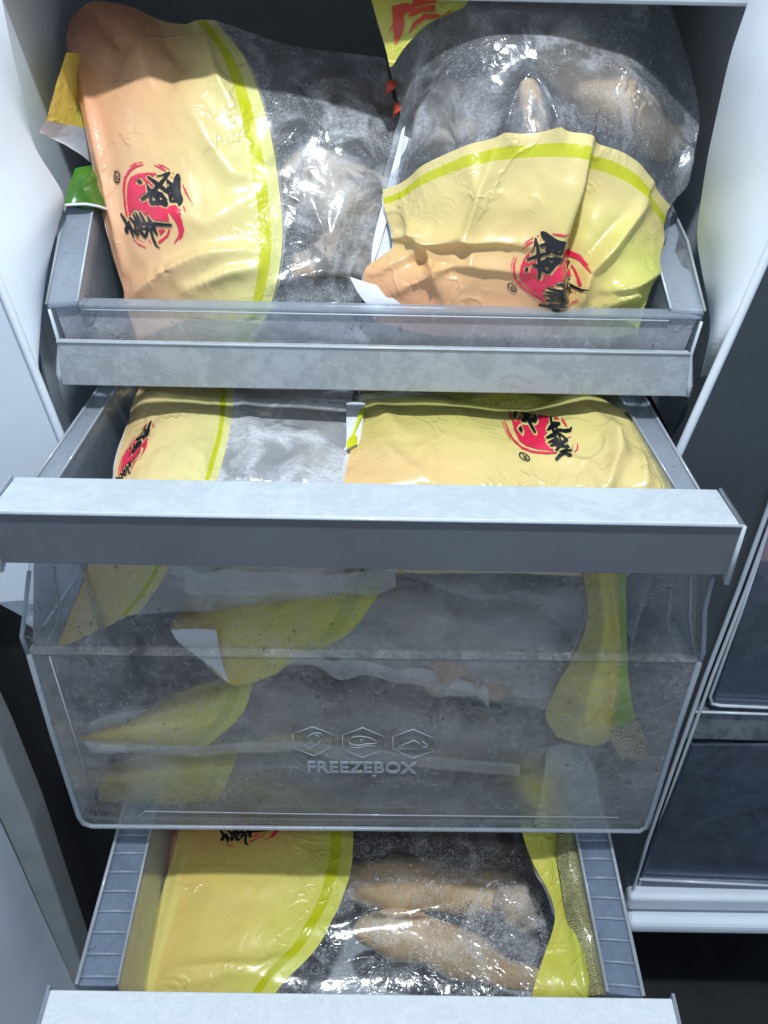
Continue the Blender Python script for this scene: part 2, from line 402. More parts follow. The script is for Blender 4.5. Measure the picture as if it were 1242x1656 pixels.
def rows_to_net(rows):
    """rows: (kind, base, [(px, py) or (px, py, delta)...])"""
    out = []
    for kind, base, pts in rows:
        r = []
        m = len(pts)
        for i, p in enumerate(pts):
            dlt = p[2] if len(p) > 2 else 0
            r.append(P(p[0], p[1], **{kind: base + dlt}))
        out.append(r)
    return np.array(out)
class Film: pass
def film(rows, seed, res=(150, 170), ex=.02, fine=.012, creases=(), bulge=0., amp=.0012, cells=9, pin=True, iters=60):
    rng = np.random.default_rng(seed); K = rows_to_net(rows); nv, nu = res
    h, w = nv // 2, nu // 2
    h += h % 2; w += w % 2
    G = resample(K, h, w)
    if bulge:
        a = np.sin(np.linspace(0, np.pi, h))[:, None] ** .6 * np.sin(np.linspace(0, np.pi, w))[None] ** .6
        G = G + normals(G) * (a * bulge)[..., None]
    if creases: G = fold(G, creases)
    mk = np.ones((h, w))
    if pin:
        e = np.minimum(np.minimum(np.arange(h)[:, None], np.arange(h)[::-1][:, None]), np.minimum(np.arange(w)[None], np.arange(w)[::-1][None])) / 4.
        mk = np.clip(e * .8 + .2, 0, 1)
    exm = ex
    G = crumple(G, exm, iters, rng, amp, cells, mask=None if not pin else np.clip(mk, .0, 1) ** .02)
    nv += nv % 2; nu += nu % 2
    G = resample(G, nv, nu)
    if fine: G = crumple(G, fine, 22, rng, .00035, 30, pull=.03, bend=.35)
    f = Film(); f.G = G; f.n = normals(G); f.px, f.py = pix(G); f.rng = rng
    return f
def gridmesh(name, G, mat, parent, uv=None, attr=None):
    h, w = G.shape[:2]; idx = np.arange(h * w).reshape(h, w)
    q = np.stack([idx[:-1, :-1], idx[:-1, 1:], idx[1:, 1:], idx[1:, :-1]], -1).reshape(-1, 4)
    nn = np.cross(np.gradient(G, axis=1), np.gradient(G, axis=0)); s = 1 if name != 'back_film' else -1
    if np.einsum('ijk,ijk->ij', nn, CAM - G).mean() * s < 0: q = q[:, ::-1]
    return mesh(name, G.reshape(-1, 3), q, mat, parent, smooth=True, uv=None if uv is None else uv.reshape(-1, 2), attr=attr)
def put_film(root, f, printed=None, clear=None, split=None, axis='u', name1='printed_film', name2='clear_film', flip=False):
    """split = fraction of the net where the print ends; print takes the low side"""
    G = f.G; h, w = G.shape[:2]
    L = w if axis == 'u' else h
    k = L - 1 if split is None else int(round(split * (L - 1)))
    def cut(a, b): return G[:, a:b + 1] if axis == 'u' else G[a:b + 1]
    def uvs(a, b, inv):
        t = np.linspace(0, 1, b - a + 1); t = t[::-1] if inv else t
        if axis == 'u': U, V = np.meshgrid(t, np.linspace(1, 0, h))
        else: V, U = np.meshgrid(np.linspace(0, 1, w), t)
        return np.stack([U, V], -1)
    f.uvsplit = (k, axis, flip)
    lo, hi = (0, k), (k, L - 1)
    pr, cl = (hi, lo) if flip else (lo, hi)
    if printed and pr[1] > pr[0]: gridmesh(name1, cut(*pr), printed, root, uvs(*pr, flip))
    if clear and cl[1] > cl[0]: gridmesh(name2, cut(*cl), clear, root, uvs(*cl, False))
def back(root, f, mat, depth=.035, grow=.002, name='back_film', sub=4, cols=None):
    G = f.G[::sub, ::sub] if cols is None else f.G[::sub, cols[0]:cols[1]:sub]
    h, w = G.shape[:2]; n = normals(G)
    a = np.sin(np.linspace(0, np.pi, h))[:, None] ** .5 * np.sin(np.linspace(0, np.pi, w))[None] ** .5
    c = G.mean((0, 1)); d = G - c; d /= np.linalg.norm(d, axis=2, keepdims=True) + 1e-9
    B = G - n * (a * depth + .0012)[..., None] + d * (grow * (1 - a))[..., None]
    gridmesh(name, B, mat, root)
def decal(name, f, mat, root, shape_fn, region, aff, n=(190, 210), lift=.0005, crop=None):
    """ink laid on a film: shape_fn(lx, ly) -> bool in logo units; aff maps logo units to where it sits on the film"""
    h, w = f.G.shape[:2]
    x0, y0, x1, y1 = region
    lx, ly = np.meshgrid(np.linspace(x0, x1, n[0]), np.linspace(y0, y1, n[1]))
    cx, cy = (lx[:-1, :-1] + lx[1:, 1:]) / 2, (ly[:-1, :-1] + ly[1:, 1:]) / 2
    keep = shape_fn(cx, cy)
    A = np.array(aff); tx = A[0, 0] * lx + A[0, 1] * ly + A[0, 2]; ty = A[1, 0] * lx + A[1, 1] * ly + A[1, 2]
    # invert the film's own parametrisation at those places
    st = 3; gx = f.px[::st, ::st].ravel(); gy = f.py[::st, ::st].ravel()
    ii, jj = np.meshgrid(np.arange(0, h, st), np.arange(0, w, st), indexing='ij'); ii = ii.ravel().astype(float); jj = jj.ravel().astype(float)
    # smooth local inversion: global cubic fit of (i,j) on (px,py) around the decal
    mx, my = tx.mean(), ty.mean(); R = max(np.ptp(tx), np.ptp(ty)) * .62
    sel = (np.abs(gx - mx) < R) & (np.abs(gy - my) < R)
    def basis(x, y):
        x = (x - mx) / R; y = (y - my) / R
        return np.stack([x**a * y**b for a in range(5) for b in range(5 - a)], -1)
    Bm = basis(gx[sel], gy[sel])
    ci = np.linalg.lstsq(Bm, ii[sel], rcond=None)[0]; cj = np.linalg.lstsq(Bm, jj[sel], rcond=None)[0]
    Bt = basis(tx, ty); I = Bt @ ci; J = Bt @ cj
    if crop is not None: keep &= crop((tx[:-1, :-1] + tx[1:, 1:]) / 2, (ty[:-1, :-1] + ty[1:, 1:]) / 2)
    inside = (I > 0) & (I < h - 1.01) & (J > 0) & (J < w - 1.01)
    I = np.clip(I, 0, h - 1.01); J = np.clip(J, 0, w - 1.01)
    i0 = I.astype(int); j0 = J.astype(int); a = (I - i0)[..., None]; b = (J - j0)[..., None]
    def smp(T): return T[i0, j0] * (1 - a) * (1 - b) + T[i0 + 1, j0] * a * (1 - b) + T[i0, j0 + 1] * (1 - a) * b + T[i0 + 1, j0 + 1] * a * b
    V = smp(f.G) + smp(f.n) * lift
    keep &= inside[:-1, :-1] & inside[1:, 1:]
    idx = np.arange(lx.size).reshape(lx.shape)
    q = np.stack([idx[:-1, :-1], idx[:-1, 1:], idx[1:, 1:], idx[1:, :-1]], -1)[keep]
    if not len(q): return
    used, inv = np.unique(q, return_inverse=True)
    return mesh(name, V.reshape(-1, 3)[used], inv.reshape(-1, 4), mat, root, smooth=True)

# ------------------------------------------------------------------ the ink of the brush emblem (traced as strokes)
def poly_in(x, y, pts):
    r = np.zeros(x.shape, bool); n = len(pts)
    for i in range(n):
        (x1, y1), (x2, y2) = pts[i], pts[(i + 1) % n]
        if y1 == y2: continue
        c = ((y1 > y) != (y2 > y)) & (x < (x2 - x1) * (y - y1) / (y2 - y1) + x1); r ^= c
    return r
def stroke_d(x, y, pts):
    """signed distance to a brush stroke; pts = (x, y, halfwidth)"""
    best = np.full(x.shape, 1e9)
    for (a, b) in zip(pts[:-1], pts[1:]):
        d, _, t = seg_d(x, y, a[:2], b[:2]); best = np.minimum(best, d - (a[2] + (b[2] - a[2]) * t))
    return best
BL_POLY = [[(412, 428), (452, 385), (492, 432), (455, 452)],
           [(862, 385), (888, 330), (922, 312), (947, 370), (945, 540), (977, 640), (972, 690), (935, 742), (905, 692), (818, 690), (802, 610), (788, 560), (762, 570), (775, 500), (770, 380), (850, 442)],
           [(556, 590), (650, 535), (720, 560), (782, 640), (808, 715), (792, 744), (760, 737), (700, 714), (590, 712), (560, 668)]]
BL_HOLE = [[(783, 430), (812, 475), (780, 487)], [(806, 543), (838, 562), (818, 575)], [(835, 628), (882, 632), (858, 656), (838, 646)],
           [(597, 592), (648, 655), (612, 668)], [(684, 598), (738, 650), (704, 658)]]
BL_STR = [[(552, 365, 14), (650, 440, 27), (790, 555, 22)], [(806, 312, 14), (700, 440, 24), (600, 545, 24), (478, 632, 24)], [(638, 355, 4), (725, 340, 12), (808, 308, 16)],
          [(538, 465, 8), (560, 520, 24), (630, 560, 26)], [(570, 560, 12), (592, 680, 24)],
          [(200, 825, 14), (250, 900, 17), (300, 1000, 20)], [(275, 1010, 22), (290, 1050, 24)], [(300, 925, 14), (340, 1010, 20), (378, 1108, 12)], [(312, 870, 14), (370, 930, 17), (400, 960, 14)],
          [(350, 808, 8), (400, 910, 18), (440, 1000, 16)], [(378, 785, 6), (425, 880, 18), (470, 970, 18)], [(436, 798, 9), (480, 880, 17), (525, 965, 18)],
          [(532, 850, 7), (580, 920, 20), (625, 1000, 24), (655, 1075, 12)], [(415, 940, 14), (600, 945, 20), (720, 955, 20), (840, 957, 16)],
          [(388, 965, 14), (425, 1088, 18)], [(445, 1020, 20), (512, 1112, 14)], [(555, 980, 16), (520, 1100, 16)], [(575, 1010, 14), (605, 1130, 17), (640, 1210, 14), (685, 1252, 6)], [(470, 1010, 14), (600, 1005, 16)], [(330, 1000, 12), (440, 1085, 14)]]
def logo_black_d(x, y):
    d = np.full(x.shape, 1e9)
    for s in BL_STR: d = np.minimum(d, stroke_d(x, y, s))
    for p in BL_POLY:
        e = np.full(x.shape, 1e9)
        for a, b in zip(p, p[1:] + p[:1]): e = np.minimum(e, seg_d(x, y, a, b)[0])
        d = np.minimum(d, np.where(poly_in(x, y, p), -e, e))
    return d
def wob(x, y, a=5): return a * np.sin(x * .071 + np.sin(y * .05) * 2) * np.sin(y * .083 + 1.3)
def logo_black(x, y):
    r = logo_black_d(x, y) + wob(x, y, 3) < 0
    for p in BL_HOLE: r &= ~poly_in(x, y, p)
    return r
RD_POLY = [[(275, 600), (290, 450), (330, 365), (430, 322), (560, 308), (655, 318), (600, 380), (640, 420), (640, 600), (700, 700), (830, 740), (900, 725), (940, 790), (975, 900), (997, 1010), (975, 1090), (935, 1148), (934, 1110), (865, 1192), (858, 1184), (922, 1080), (927, 1010), (900, 920), (808, 800), (822, 915), (600, 915), (450, 900), (300, 900), (285, 760)],
           [(668, 1010), (765, 1010), (690, 1082)]]
RD_STR = [[(495, 208, 4), (400, 228, 13), (318, 282, 15), (262, 370, 15), (238, 480, 15), (236, 600, 14), (248, 730, 14), (270, 850, 9)], [(480, 175, 4), (400, 190, 6), (325, 232, 5)],
          [(620, 216, 3), (700, 245, 14), (762, 288, 10)], [(672, 200, 5), (730, 222, 9), (802, 265, 4)], [(970, 450, 5), (1000, 530, 11), (1040, 610, 7), (1100, 712, 2)],
          [(990, 742, 8), (1014, 800, 8)], [(948, 780, 8), (962, 830, 8)], [(812, 1012, 12), (785, 1080, 13), (660, 1185, 16)], [(355, 1125, 4), (430, 1205, 8), (520, 1252, 5)], [(415, 1130, 3), (490, 1180, 4)], [(540, 1125, 5), (572, 1190, 4)], [(850, 300, 6), (856, 318, 6)], [(820, 370, 4), (838, 360, 5)]]
def logo_red(x, y):
    d = np.full(x.shape, 1e9)
    for s in RD_STR: d = np.minimum(d, stroke_d(x, y, s))
    r = (d + wob(x, y, 2.5) + 2.5 * np.sin(x * .31) * np.sin(y * .27)) < 0
    for p in RD_POLY: r |= poly_in(x, y, p)
    return r & (logo_black_d(x, y) > 22)
def logo_reg(x, y):
    e = np.abs(np.hypot((x - 160) / 38, (y - 362) / 70) - 1) < .13
    d = np.full(x.shape, 1e9)
    for s in ([(140, 392, 5), (184, 392, 5)], [(141, 392, 5), (141, 356, 5), (152, 346, 5), (163, 356, 5), (163, 392, 5)], [(163, 368, 5), (184, 344, 5)]): d = np.minimum(d, stroke_d(x, y, s))
    return e | (d < 0)
def emblem(root, f, aff, reg=True, n=(200, 220), crop=None):
    decal('brush_disc', f, RED, root, logo_red, (215, 150, 1120, 1275), aff, n, .0006, crop)
    decal('calligraphy', f, INK, root, logo_black, (170, 290, 1000, 1275), aff, n, .0009, crop)
    if reg: decal('registered_mark', f, INK, root, logo_reg, (110, 280, 210, 445), aff, (70, 110), .0009, crop)

def blob(path, seed=0, seg=28, rings=40, lump=.12):
    """organic tapered body along a path of (point, radius)"""
    rng = np.random.default_rng(seed)
    Pn = np.array([p for p, r in path]); R = np.array([r for p, r in path], float)
    K = np.concatenate([Pn, R[:, None]], 1)[:, None, :]
    K = np.repeat(K, 2, 1); Q = resample(K, rings, 2)[:, 0]
    p, r = Q[:, :3], np.maximum(Q[:, 3], .0005)
    t = np.linspace(0, 1, rings); r = r * np.minimum(1, np.sqrt(np.clip(1 - (1 - np.clip(np.minimum(t, 1 - t) / .12, 0, 1)) ** 2, 0, 1)) + .02)
    noi = resample(rng.standard_normal((9, 8, 1)), rings, seg)[..., 0] * lump
    noi[:, -4:] = noi[:, -4:] * np.linspace(1, 0, 4) + noi[:, :1] * np.linspace(0, 1, 4)
    V = []
    for i in range(rings):
        a = p[max(i - 1, 0)]; b = p[min(i + 1, rings - 1)]; d = b - a; d /= np.linalg.norm(d) + 1e-9
        u = np.cross(d, (.1, .3, 1)); u /= np.linalg.norm(u); w = np.cross(d, u)
        for k in range(seg):
            th = 2 * math.pi * k / seg; V.append(p[i] + r[i] * (1 + noi[i, k]) * (u * math.cos(th) + w * math.sin(th)))
    Fc = [[i * seg + k, i * seg + (k + 1) % seg, (i + 1) * seg + (k + 1) % seg, (i + 1) * seg + k] for i in range(rings - 1) for k in range(seg)]
    Fc += [list(range(seg))[::-1], list(range((rings - 1) * seg, rings * seg))]
    return V, Fc
def meat(name, label, paths, mat, seed, lump=.14, cat='chicken piece'):
    """paths in (px, py, Y, radius)"""
    root = thing(name, label, cat, P(paths[0][1][0][0], paths[0][1][0][1], Y=paths[0][1][0][2]))
    for k, (pn, path, *m) in enumerate(paths):
        v, fc = blob([(P(a, b, Y=y), r) for a, b, y, r in path], seed + k, lump=lump)
        mesh(pn, v, fc, m[0] if m else mat, root, smooth=True)
    return root

# ================================================================== SETTING: cabinet
def at(l, Y=None): return [P(p[0], p[1], Y=(p[2] if len(p) > 2 else Y)) for p in l]
def strip(name, lines, mat, parent=None, smooth=False, t=0):
    L = [np.array(l) for l in lines]; n = len(L[0]); V = np.vstack(L); Fc = []
    for r in range(len(L) - 1):
        for i in range(n - 1): Fc.append([r * n + i, r * n + i + 1, (r + 1) * n + i + 1, (r + 1) * n + i])
    return mesh(name, V, Fc, mat, parent, smooth)
def backs(l, x, Y): return [np.array([x, Y, p[2]]) for p in l]

cab = thing('freezer', 'freezer with pale blue white plastic walls and three pulled out clear drawers', 'freezer', (0, .6, 0))
# left wall: front edge, rounded lip, stepped inner edge, deep wall
lo = at([(-130, -40), (-90, 220), (-50, 330), (0, 448), (42, 552), (88, 667), (135, 785), (200, 960)], .49)
li = at([(-90, -40, .54), (-20, 100, .54), (45, 223, .545), (106, 316, .545), (93, 368, .535), (54, 519, .501), (88, 665, .505), (104, 760, .51)])
lm = [a * .72 + b * .28 + np.array([-.0015, -.006, 0]) for a, b in zip(lo, li)]
lb = [np.array([-.214, p[1] + .03, p[2]]) for p in li]
def dense(l, n=80):
    a = np.array(l); return list(np.stack([np.interp(np.linspace(0, len(a) - 1, n), np.arange(len(a)), a[:, i]) for i in range(3)], -1))
def rounded(l, n=100, k=3):
    a = np.array(dense(l, n))
    for _ in range(k * 3): a[1:-1] = (a[:-2] + a[2:] + 2 * a[1:-1]) / 4
    return list(a)
L4 = [rounded(q) for q in (lo, lm, li, lb)]
strip('side_wall', L4, WHITE, cab, True)
strip('side_wall', [rounded(lb), rounded(backs(lb, -.214, .9))], WHITE, cab, True)
ro = at([(1480, -40), (1370, 130), (1290, 285), (1242, 394), (1180, 534), (1124, 660), (1066, 790), (1000, 940)], .49)
ri = at([(1225, -40, .54), (1180, 90, .54), (1143, 258, .55), (1125, 385, .538), (1152, 528, .501), (1120, 662, .505), (1098, 705, .508), (1080, 800, .51)])
rm = [a * .72 + b * .28 + np.array([.0015, -.006, 0]) for a, b in zip(ro, ri)]
rb = [np.array([.222, p[1] + .03, p[2]]) for p in ri]
strip('side_wall', [rounded(q) for q in (ro, rm, ri, rb)], WHITE, cab, True)
strip('side_wall', [rounded(rb), rounded(backs(rb, .222, .9))], WHITE, cab, True)
# wall faces behind the lower drawers, back, ceiling, floor of the compartment
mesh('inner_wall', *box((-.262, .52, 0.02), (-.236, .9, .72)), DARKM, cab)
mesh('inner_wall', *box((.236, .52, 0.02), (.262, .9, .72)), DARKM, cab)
mesh('back_wall', *box((-.3, .9, 0), (.6, .92, 1.1)), SHELF, cab)
# front flange left of the liner and dark posts either side
fl = at([(-130, -40), (-90, 220), (-50, 330), (0, 448), (42, 552), (88, 667), (135, 785), (200, 960)], .49)
flo = [p + np.array([-.09, -.012, 0]) for p in fl]
strip('front_flange', [fl, flo], WHITE2, cab)
plateo('front_flange', at([(-140, 800), (170, 920), (205, 965), (60, 1010), (0, 978), (-90, 930)], .487), .004, WHITE2, cab)
plateo('dark_post', at([(-140, 700), (0, 975), (96, 1010), (330, 1500), (400, 1700), (150, 1700), (100, 1500), (0, 1209), (-140, 900)], .50), .02, BLACK, cab)
plateo('dark_post', at([(1480, -40), (1370, 130), (1290, 285), (1248, 394), (1186, 534), (1130, 660), (1067, 805), (960, 1100), (880, 1420), (930, 1540), (1005, 1500), (1047, 1362), (1140, 1096), (1194, 955), (1244, 818), (1300, 640), (1480, 200)], .488), .02, DARKM, cab)
edge = at([(1320, 600), (1244, 818), (1194, 955), (1140, 1096), (1090, 1238), (1047, 1362), (1014, 1470)], .484)
mesh('post_edge_strip', *tube(edge, .0017, 8), RIBM, cab, True)
lipe = [p + np.array([.0015, -.0015, 0]) for p in ro]
mesh('liner_lip', *tube(rounded(lipe), .0028, 12), WHITE, cab, True)
mesh('liner_lip', *tube(rounded([p + np.array([-.001, -.0015, 0]) for p in lo]), .0026, 12), WHITE, cab, True)
edge2 = at([(1330, 605), (1256, 818), (1206, 955), (1151, 1096), (1100, 1238), (1056, 1362), (1024, 1460)], .489)
mesh('post_edge_strip', *tube(edge2, .0014, 8), SHELF, cab, True)
# shelf slab above the top drawer
zs = P(900, 5, Y=.568)[2]
sh = mesh('shelf', *box((-.24, .568, zs), (.24, .9, zs + .02)), SHELF, cab); bevel(sh, .002)
# door on the left: gasket strip and pale liner
door = thing('freezer_door', 'open freezer door at the left edge, pale liner with a grey gasket', 'door', (-.3, .42, 0))
plateo('gasket', at([(-160, 880), (0, 1209), (51, 1330), (131, 1560), (175, 1700), (150, 1700), (104, 1560), (9, 1345), (-160, 1000)], .45), .03, GASK, door, bev=.002)
a = at([(-160, 1000), (9, 1345), (60, 1460), (108, 1566), (160, 1690)], .448)
b = at([(-220, 1000), (-50, 1345), (2, 1480), (40, 1590), (80, 1700)], .40)
c = [p + np.array([-.12, -.10, 0]) for p in b]
strip('door_liner', [rounded(q, 40) for q in (a, b, c)], WHITE2, door, True)
struct(mesh('floor', *box((-2, -.5, -.02), (2, 2.5, 0.0)), FLOORM))

# ------------------------------------------------------------------ neighbouring compartment on the right
fr = thing('fridge_section', 'neighbouring fridge section on the right with white sill below its bins', 'fridge', (.35, .5, 0))
sill = [(1022, 1440, .478), (1012, 1462, .474), (1012, 1478, .470), (1022, 1494, .468), (1040, 1500, .468)]
zA = P(1242, 1452, Y=.478)[2]; zB = P(1242, 1512, Y=.468)[2]; zM = (zA + zB) / 2
xl = P(1014, 1470, Y=.474)[0]
s1 = mesh('sill', *box((xl, .476, zM + .001), (.7, .80, zA)), WHITE2, fr); bevel(s1, .005, 4)
s2 = mesh('sill', *box((xl + .002, .466, zB), (.7, .80, zM - .0035)), WHITE2, fr); bevel(s2, .008, 4)
mesh('plinth', *box((xl + .012, .50, zB - .055), (.7, .8, zB - .002)), DARKM, fr)
plateo('shelf_rail', at([(1122, 1151), (1300, 1156), (1300, 1200), (1108, 1195)], .492), .012, frost_paint('dark_rail', (.10, .12, .14), (.26, .3, .34), .5), fr)
mesh('rail_edge', *tube(at([(1123, 1151), (1300, 1157)], .490), .0011, 8), RIBM, fr, True)
mesh('inner_panel', *box((.262, .70, .02), (.7, .72, 1.)), DARKM, fr)
mesh('inner_panel', *box((.262, .52, P(1200, 1195, Y=.52)[2] - .004), (.7, .70, P(1200, 1195, Y=.52)[2])), DARKM, fr)
def bin_(name, label, out, Yf, depth, mat, rimpath=None):
    r = thing(name, label, 'bin', P(out[0][0], out[0][1], Y=Yf))
    plateo('front_panel', at(out, Yf), .0025, mat, r)
    c = np.array(at(out, Yf)); lft = [c[0], c[-1]]
    plateo('side_panel', [lft[0], lft[1], lft[1] + (.0, depth, 0), lft[0] + (0, depth, 0)], .0025, mat, r, d=(1, 0, 0))
    z = c[-1][2]; mesh('bottom_panel', *box((c[-1][0] + .003, Yf + .003, z), (c[-2][0], Yf + depth, z + .0025)), mat, r)
    if rimpath: mesh('rim', *tube(at(rimpath, Yf - .001), .0014, 8), RIBM, r, True)
    return r
DARKCLEAR = frosted_plastic('dark_clear_plastic', .14, tint=(.75, .82, .9), haze=.09, blur=.3, hcol=(.32, .40, .50), scale=1.5)
DARKHAZE = frosted_plastic('dark_hazy_plastic', .22, tint=(.7, .76, .85), haze=.16, blur=.4, hcol=(.22, .27, .36), scale=1.5)
bin_('fridge_bin', 'upper clear bin in the fridge section holding dark food', [(1240, 860), (1420, 860), (1320, 1145), (1150, 1138)], .494, .15, DARKCLEAR, [(1240, 862), (1198, 990), (1148, 1126), (1151, 1138), (1165, 1141), (1330, 1148)])
bin_('fridge_bin', 'lower dark clear bin in the fridge section above the white sill', [(1118, 1205), (1420, 1205), (1290, 1434), (1030, 1426)], .486, .17, DARKHAZE, [(1034, 1422), (1290, 1434)])
bevel_m = SKIN2
o = thing('food_pack', 'pink and dark food pack in the upper fridge bin', 'food pack', P(1260, 1000, Y=.55))
v, f = blob([(P(1262, 880, Y=.53), .010), (P(1240, 925, Y=.513), .015), (P(1238, 970, Y=.513), .010)], 5); mesh('meat_slice', v, f, simple('pink_meat', (.75, .36, .34), .4, 0, .2, 60), o, True)
v, f = blob([(P(1262, 990, Y=.53), .010), (P(1224, 1025, Y=.514), .016), (P(1188, 1055, Y=.52), .010)], 9); mesh('leafy_pack', v, f, simple('dark_green_pack', (.05, .22, .08), .4, 0, .3, 40), o, True)
o = thing('food_pack', 'dark red wrapped food on the shelf above the lower fridge bin', 'food pack', P(1200, 1240, Y=.60))
v, f = blob([(P(1150, 1225, Y=.53), .008), (P(1200, 1222, Y=.53), .012), (P(1280, 1215, Y=.53), .013)], 15); mesh('wrapper', v, f, simple('dark_red_pack', (.45, .03, .05), .4, 0, .3, 40), o, True)
o = thing('food_pack', 'dark blue pack lying in the lower fridge bin', 'food pack', P(1200, 1340, Y=.56))
v, f = blob([(P(1110, 1300, Y=.53), .014), (P(1180, 1290, Y=.53), .022), (P(1290, 1285, Y=.53), .026)], 25); mesh('wrapper', v, f, simple('dark_blue_pack', (.12, .15, .22), .35, 0, .4, 40, .5), o, True)

# ================================================================== TOP DRAWER
xL, xR = P(78, 500, Y=.5)[0], P(1139, 508, Y=.5)[0]
zt = P(600, 501, Y=.5)[2]; zb = P(600, 633, Y=.492)[2]
zs_top = P(600, 562, Y=.493)[2]
d1 = thing('freezer_drawer', 'shallow clear top drawer with a frost speckled strip along its front', 'drawer', (0, .5, zb))
ztb = P(600, 490, Y=.512)[2]
o = mesh('front_lip', *plate([(xL + .001, .500, zt), (xR - .001, .500, zt), (xR - .020, .512, ztb), (xL + .020, .512, ztb)], .0022, (0, 0, -1)), RIMP, d1); bevel(o, .0006)
o = mesh('front_panel', *plate([(xL + .003, .5022, zt - .002), (xR - .003, .5022, zt - .002), (xR - .006, .5022, zs_top - .002), (xL + .006, .5022, zs_top - .002)], .0026, (0, 1, 0)), CLEAR1, d1)
xs0, xs1 = P(92, 556, Y=.492)[0], P(1118, 571, Y=.492)[0]
xb0, xb1 = P(99, 620, Y=.492)[0], P(1112, 637, Y=.492)[0]
o = mesh('handle_strip', *plate([(xs0, .492, zs_top), (xs1, .492, zs_top), (xb1, .4925, zb), (xb0, .4925, zb)], .006, (0, 1, 0)), STRIP, d1); bevel(o, .0008)
mesh('edge_bead', *tube([(xs0, .4918, zs_top + .0004), (xs1, .4918, zs_top + .0004)], .0007, 8), RIBM, d1, True)
mesh('edge_bead', *tube([(xL + .02, .5005, zt - .0035), (xR - .02, .5005, zt - .0035)], .0005, 8), RIBM, d1, True)
for s, x0, xb in ((-1, xL, xb0), (1, xR, xb1)):
    mesh('end_clip', *tube([(x0 - s * .001, .499, zt - .003), (x0 * .985, .4985, (zt + zb) / 2), (xb + s * .002, .4965, zb + .006), (xb + s * .001, .4955, zb - .001)], [.001, .0012, .002, .0022], 8), RIBM, d1, True)
    xi = x0 - s * .0185
    if s < 0: of, ob, jf, jb = P(75, 492, X=x0), P(105, 335, X=x0 + .002), P(125, 487, X=xi), P(150, 338, X=xi)
    else: of, ob, jf, jb = P(1140, 503, X=x0), P(1084, 330, X=x0), P(1085, 499, X=xi), P(1074, 385, X=xi)
    if s > 0: jb = np.array([xi, ob[1], ob[2]])
    cor = P(1112, 390, X=x0) if s > 0 else (of + ob) / 2
    o = mesh('side_rail', *join([plate([of, jf, (jf + jb) / 2, jb, ob, cor], .0035, (0, .002, -.9)), plate([ob, jb, jb + (0, .3, 0), ob + (0, .3, 0)], .0035, (0, 0, -1))]), RIMP, d1); bevel(o, .001)
    mesh('rail_edge', *tube([of, cor, ob, ob + (0, .05, .0)], .0009, 8), GASK, d1, True)
    mesh('rail_edge', *tube([jf, (jf + jb) / 2, jb], .0007, 8), RIBM, d1, True)
    mesh('side_panel', *plate([jf, jb, jb + (0, .3, 0), (xi * .97, .85, zb + .003), (xi * .97, .508, zb + .003)], .003, (-s, 0, 0)), CLEARS, d1)
    mesh('side_skirt', *plate([of, ob, ob + (0, .3, 0), (x0, .85, zb + .03), (x0 * .97, .503, zb + .004)], .0025, (-s, 0, 0)), CLEARS, d1)
mesh('bottom_panel', *box((xb0 + .006, .5, zb), (xb1 - .006, .85, zb + .0026)), CLEARS, d1)
mesh('back_panel', *box((xb0 + .006, .85, zb), (xb1 - .006, .853, zt)), CLEARS, d1)

# ================================================================== MIDDLE DRAWER
YH = .38
hxl, hxr = P(-22, 835, Y=YH)[0], P(1205, 843, Y=YH)[0]
z_tf = P(600, 838, Y=YH)[2]; z_bf = P(600, 921, Y=YH + .002)[2]; z_tb = P(600, 781, Y=.418)[2]
z2b = P(600, 1336, Y=.396)[2]
d2 = thing('freezer_drawer', 'deep clear middle drawer pulled out, with a wide grey handle and embossed lettering', 'drawer', (0, .4, z2b))
def prism(x0, x1, sec):
    n = len(sec); v = [(x0, y, z) for y, z in sec] + [(x1, y, z) for y, z in sec]
    return v, [list(range(n)), list(range(2 * n - 1, n - 1, -1))] + [[(i + 1) % n, i, i + n, (i + 1) % n + n] for i in range(n)]
o = mesh('handle_front', *prism(hxl, hxr, [(YH, z_tf - .0012), (YH + .002, z_bf), (YH + .007, z_bf), (YH + .007, z_tf - .003)]), GREYM, d2); bevel(o, .0008)
sec = [(YH - .0006, z_tf - .0016), (YH + .0002, z_tf + .0004), (.418, z_tb), (.418, z_tb - .004), (YH + .004, z_tf - .004)]
o = mesh('handle_top', *prism(hxl + .002, hxr - .002, sec), FROSTTOP, d2); bevel(o, .0009, 3)
mesh('edge_bead', *tube([(hxl, YH - .0008, z_tf - .0002), (hxr, YH - .0008, z_tf - .0002)], .0009, 8), RIBM, d2, True)  # pale bead drawn in for the highlight along the top bevel
for s, x in ((-1, hxl), (1, hxr)):
    o = mesh('handle_end', *prism(x - .0010, x + .0010, [(YH - .001, z_tf), (YH - .0005, z_bf - .003), (YH + .004, z_bf - .003), (YH + .0045, z_tf - .004), (.416, z_tb - .003), (.419, z_tb + .0005)]), RIMP, d2); bevel(o, .0005)
    mesh('end_bead', *tube([(x, YH - .0015, z_tf + .0002), (x, YH - .0008, z_bf - .003)], [.0010, .0017], 10), RIBM, d2, True)
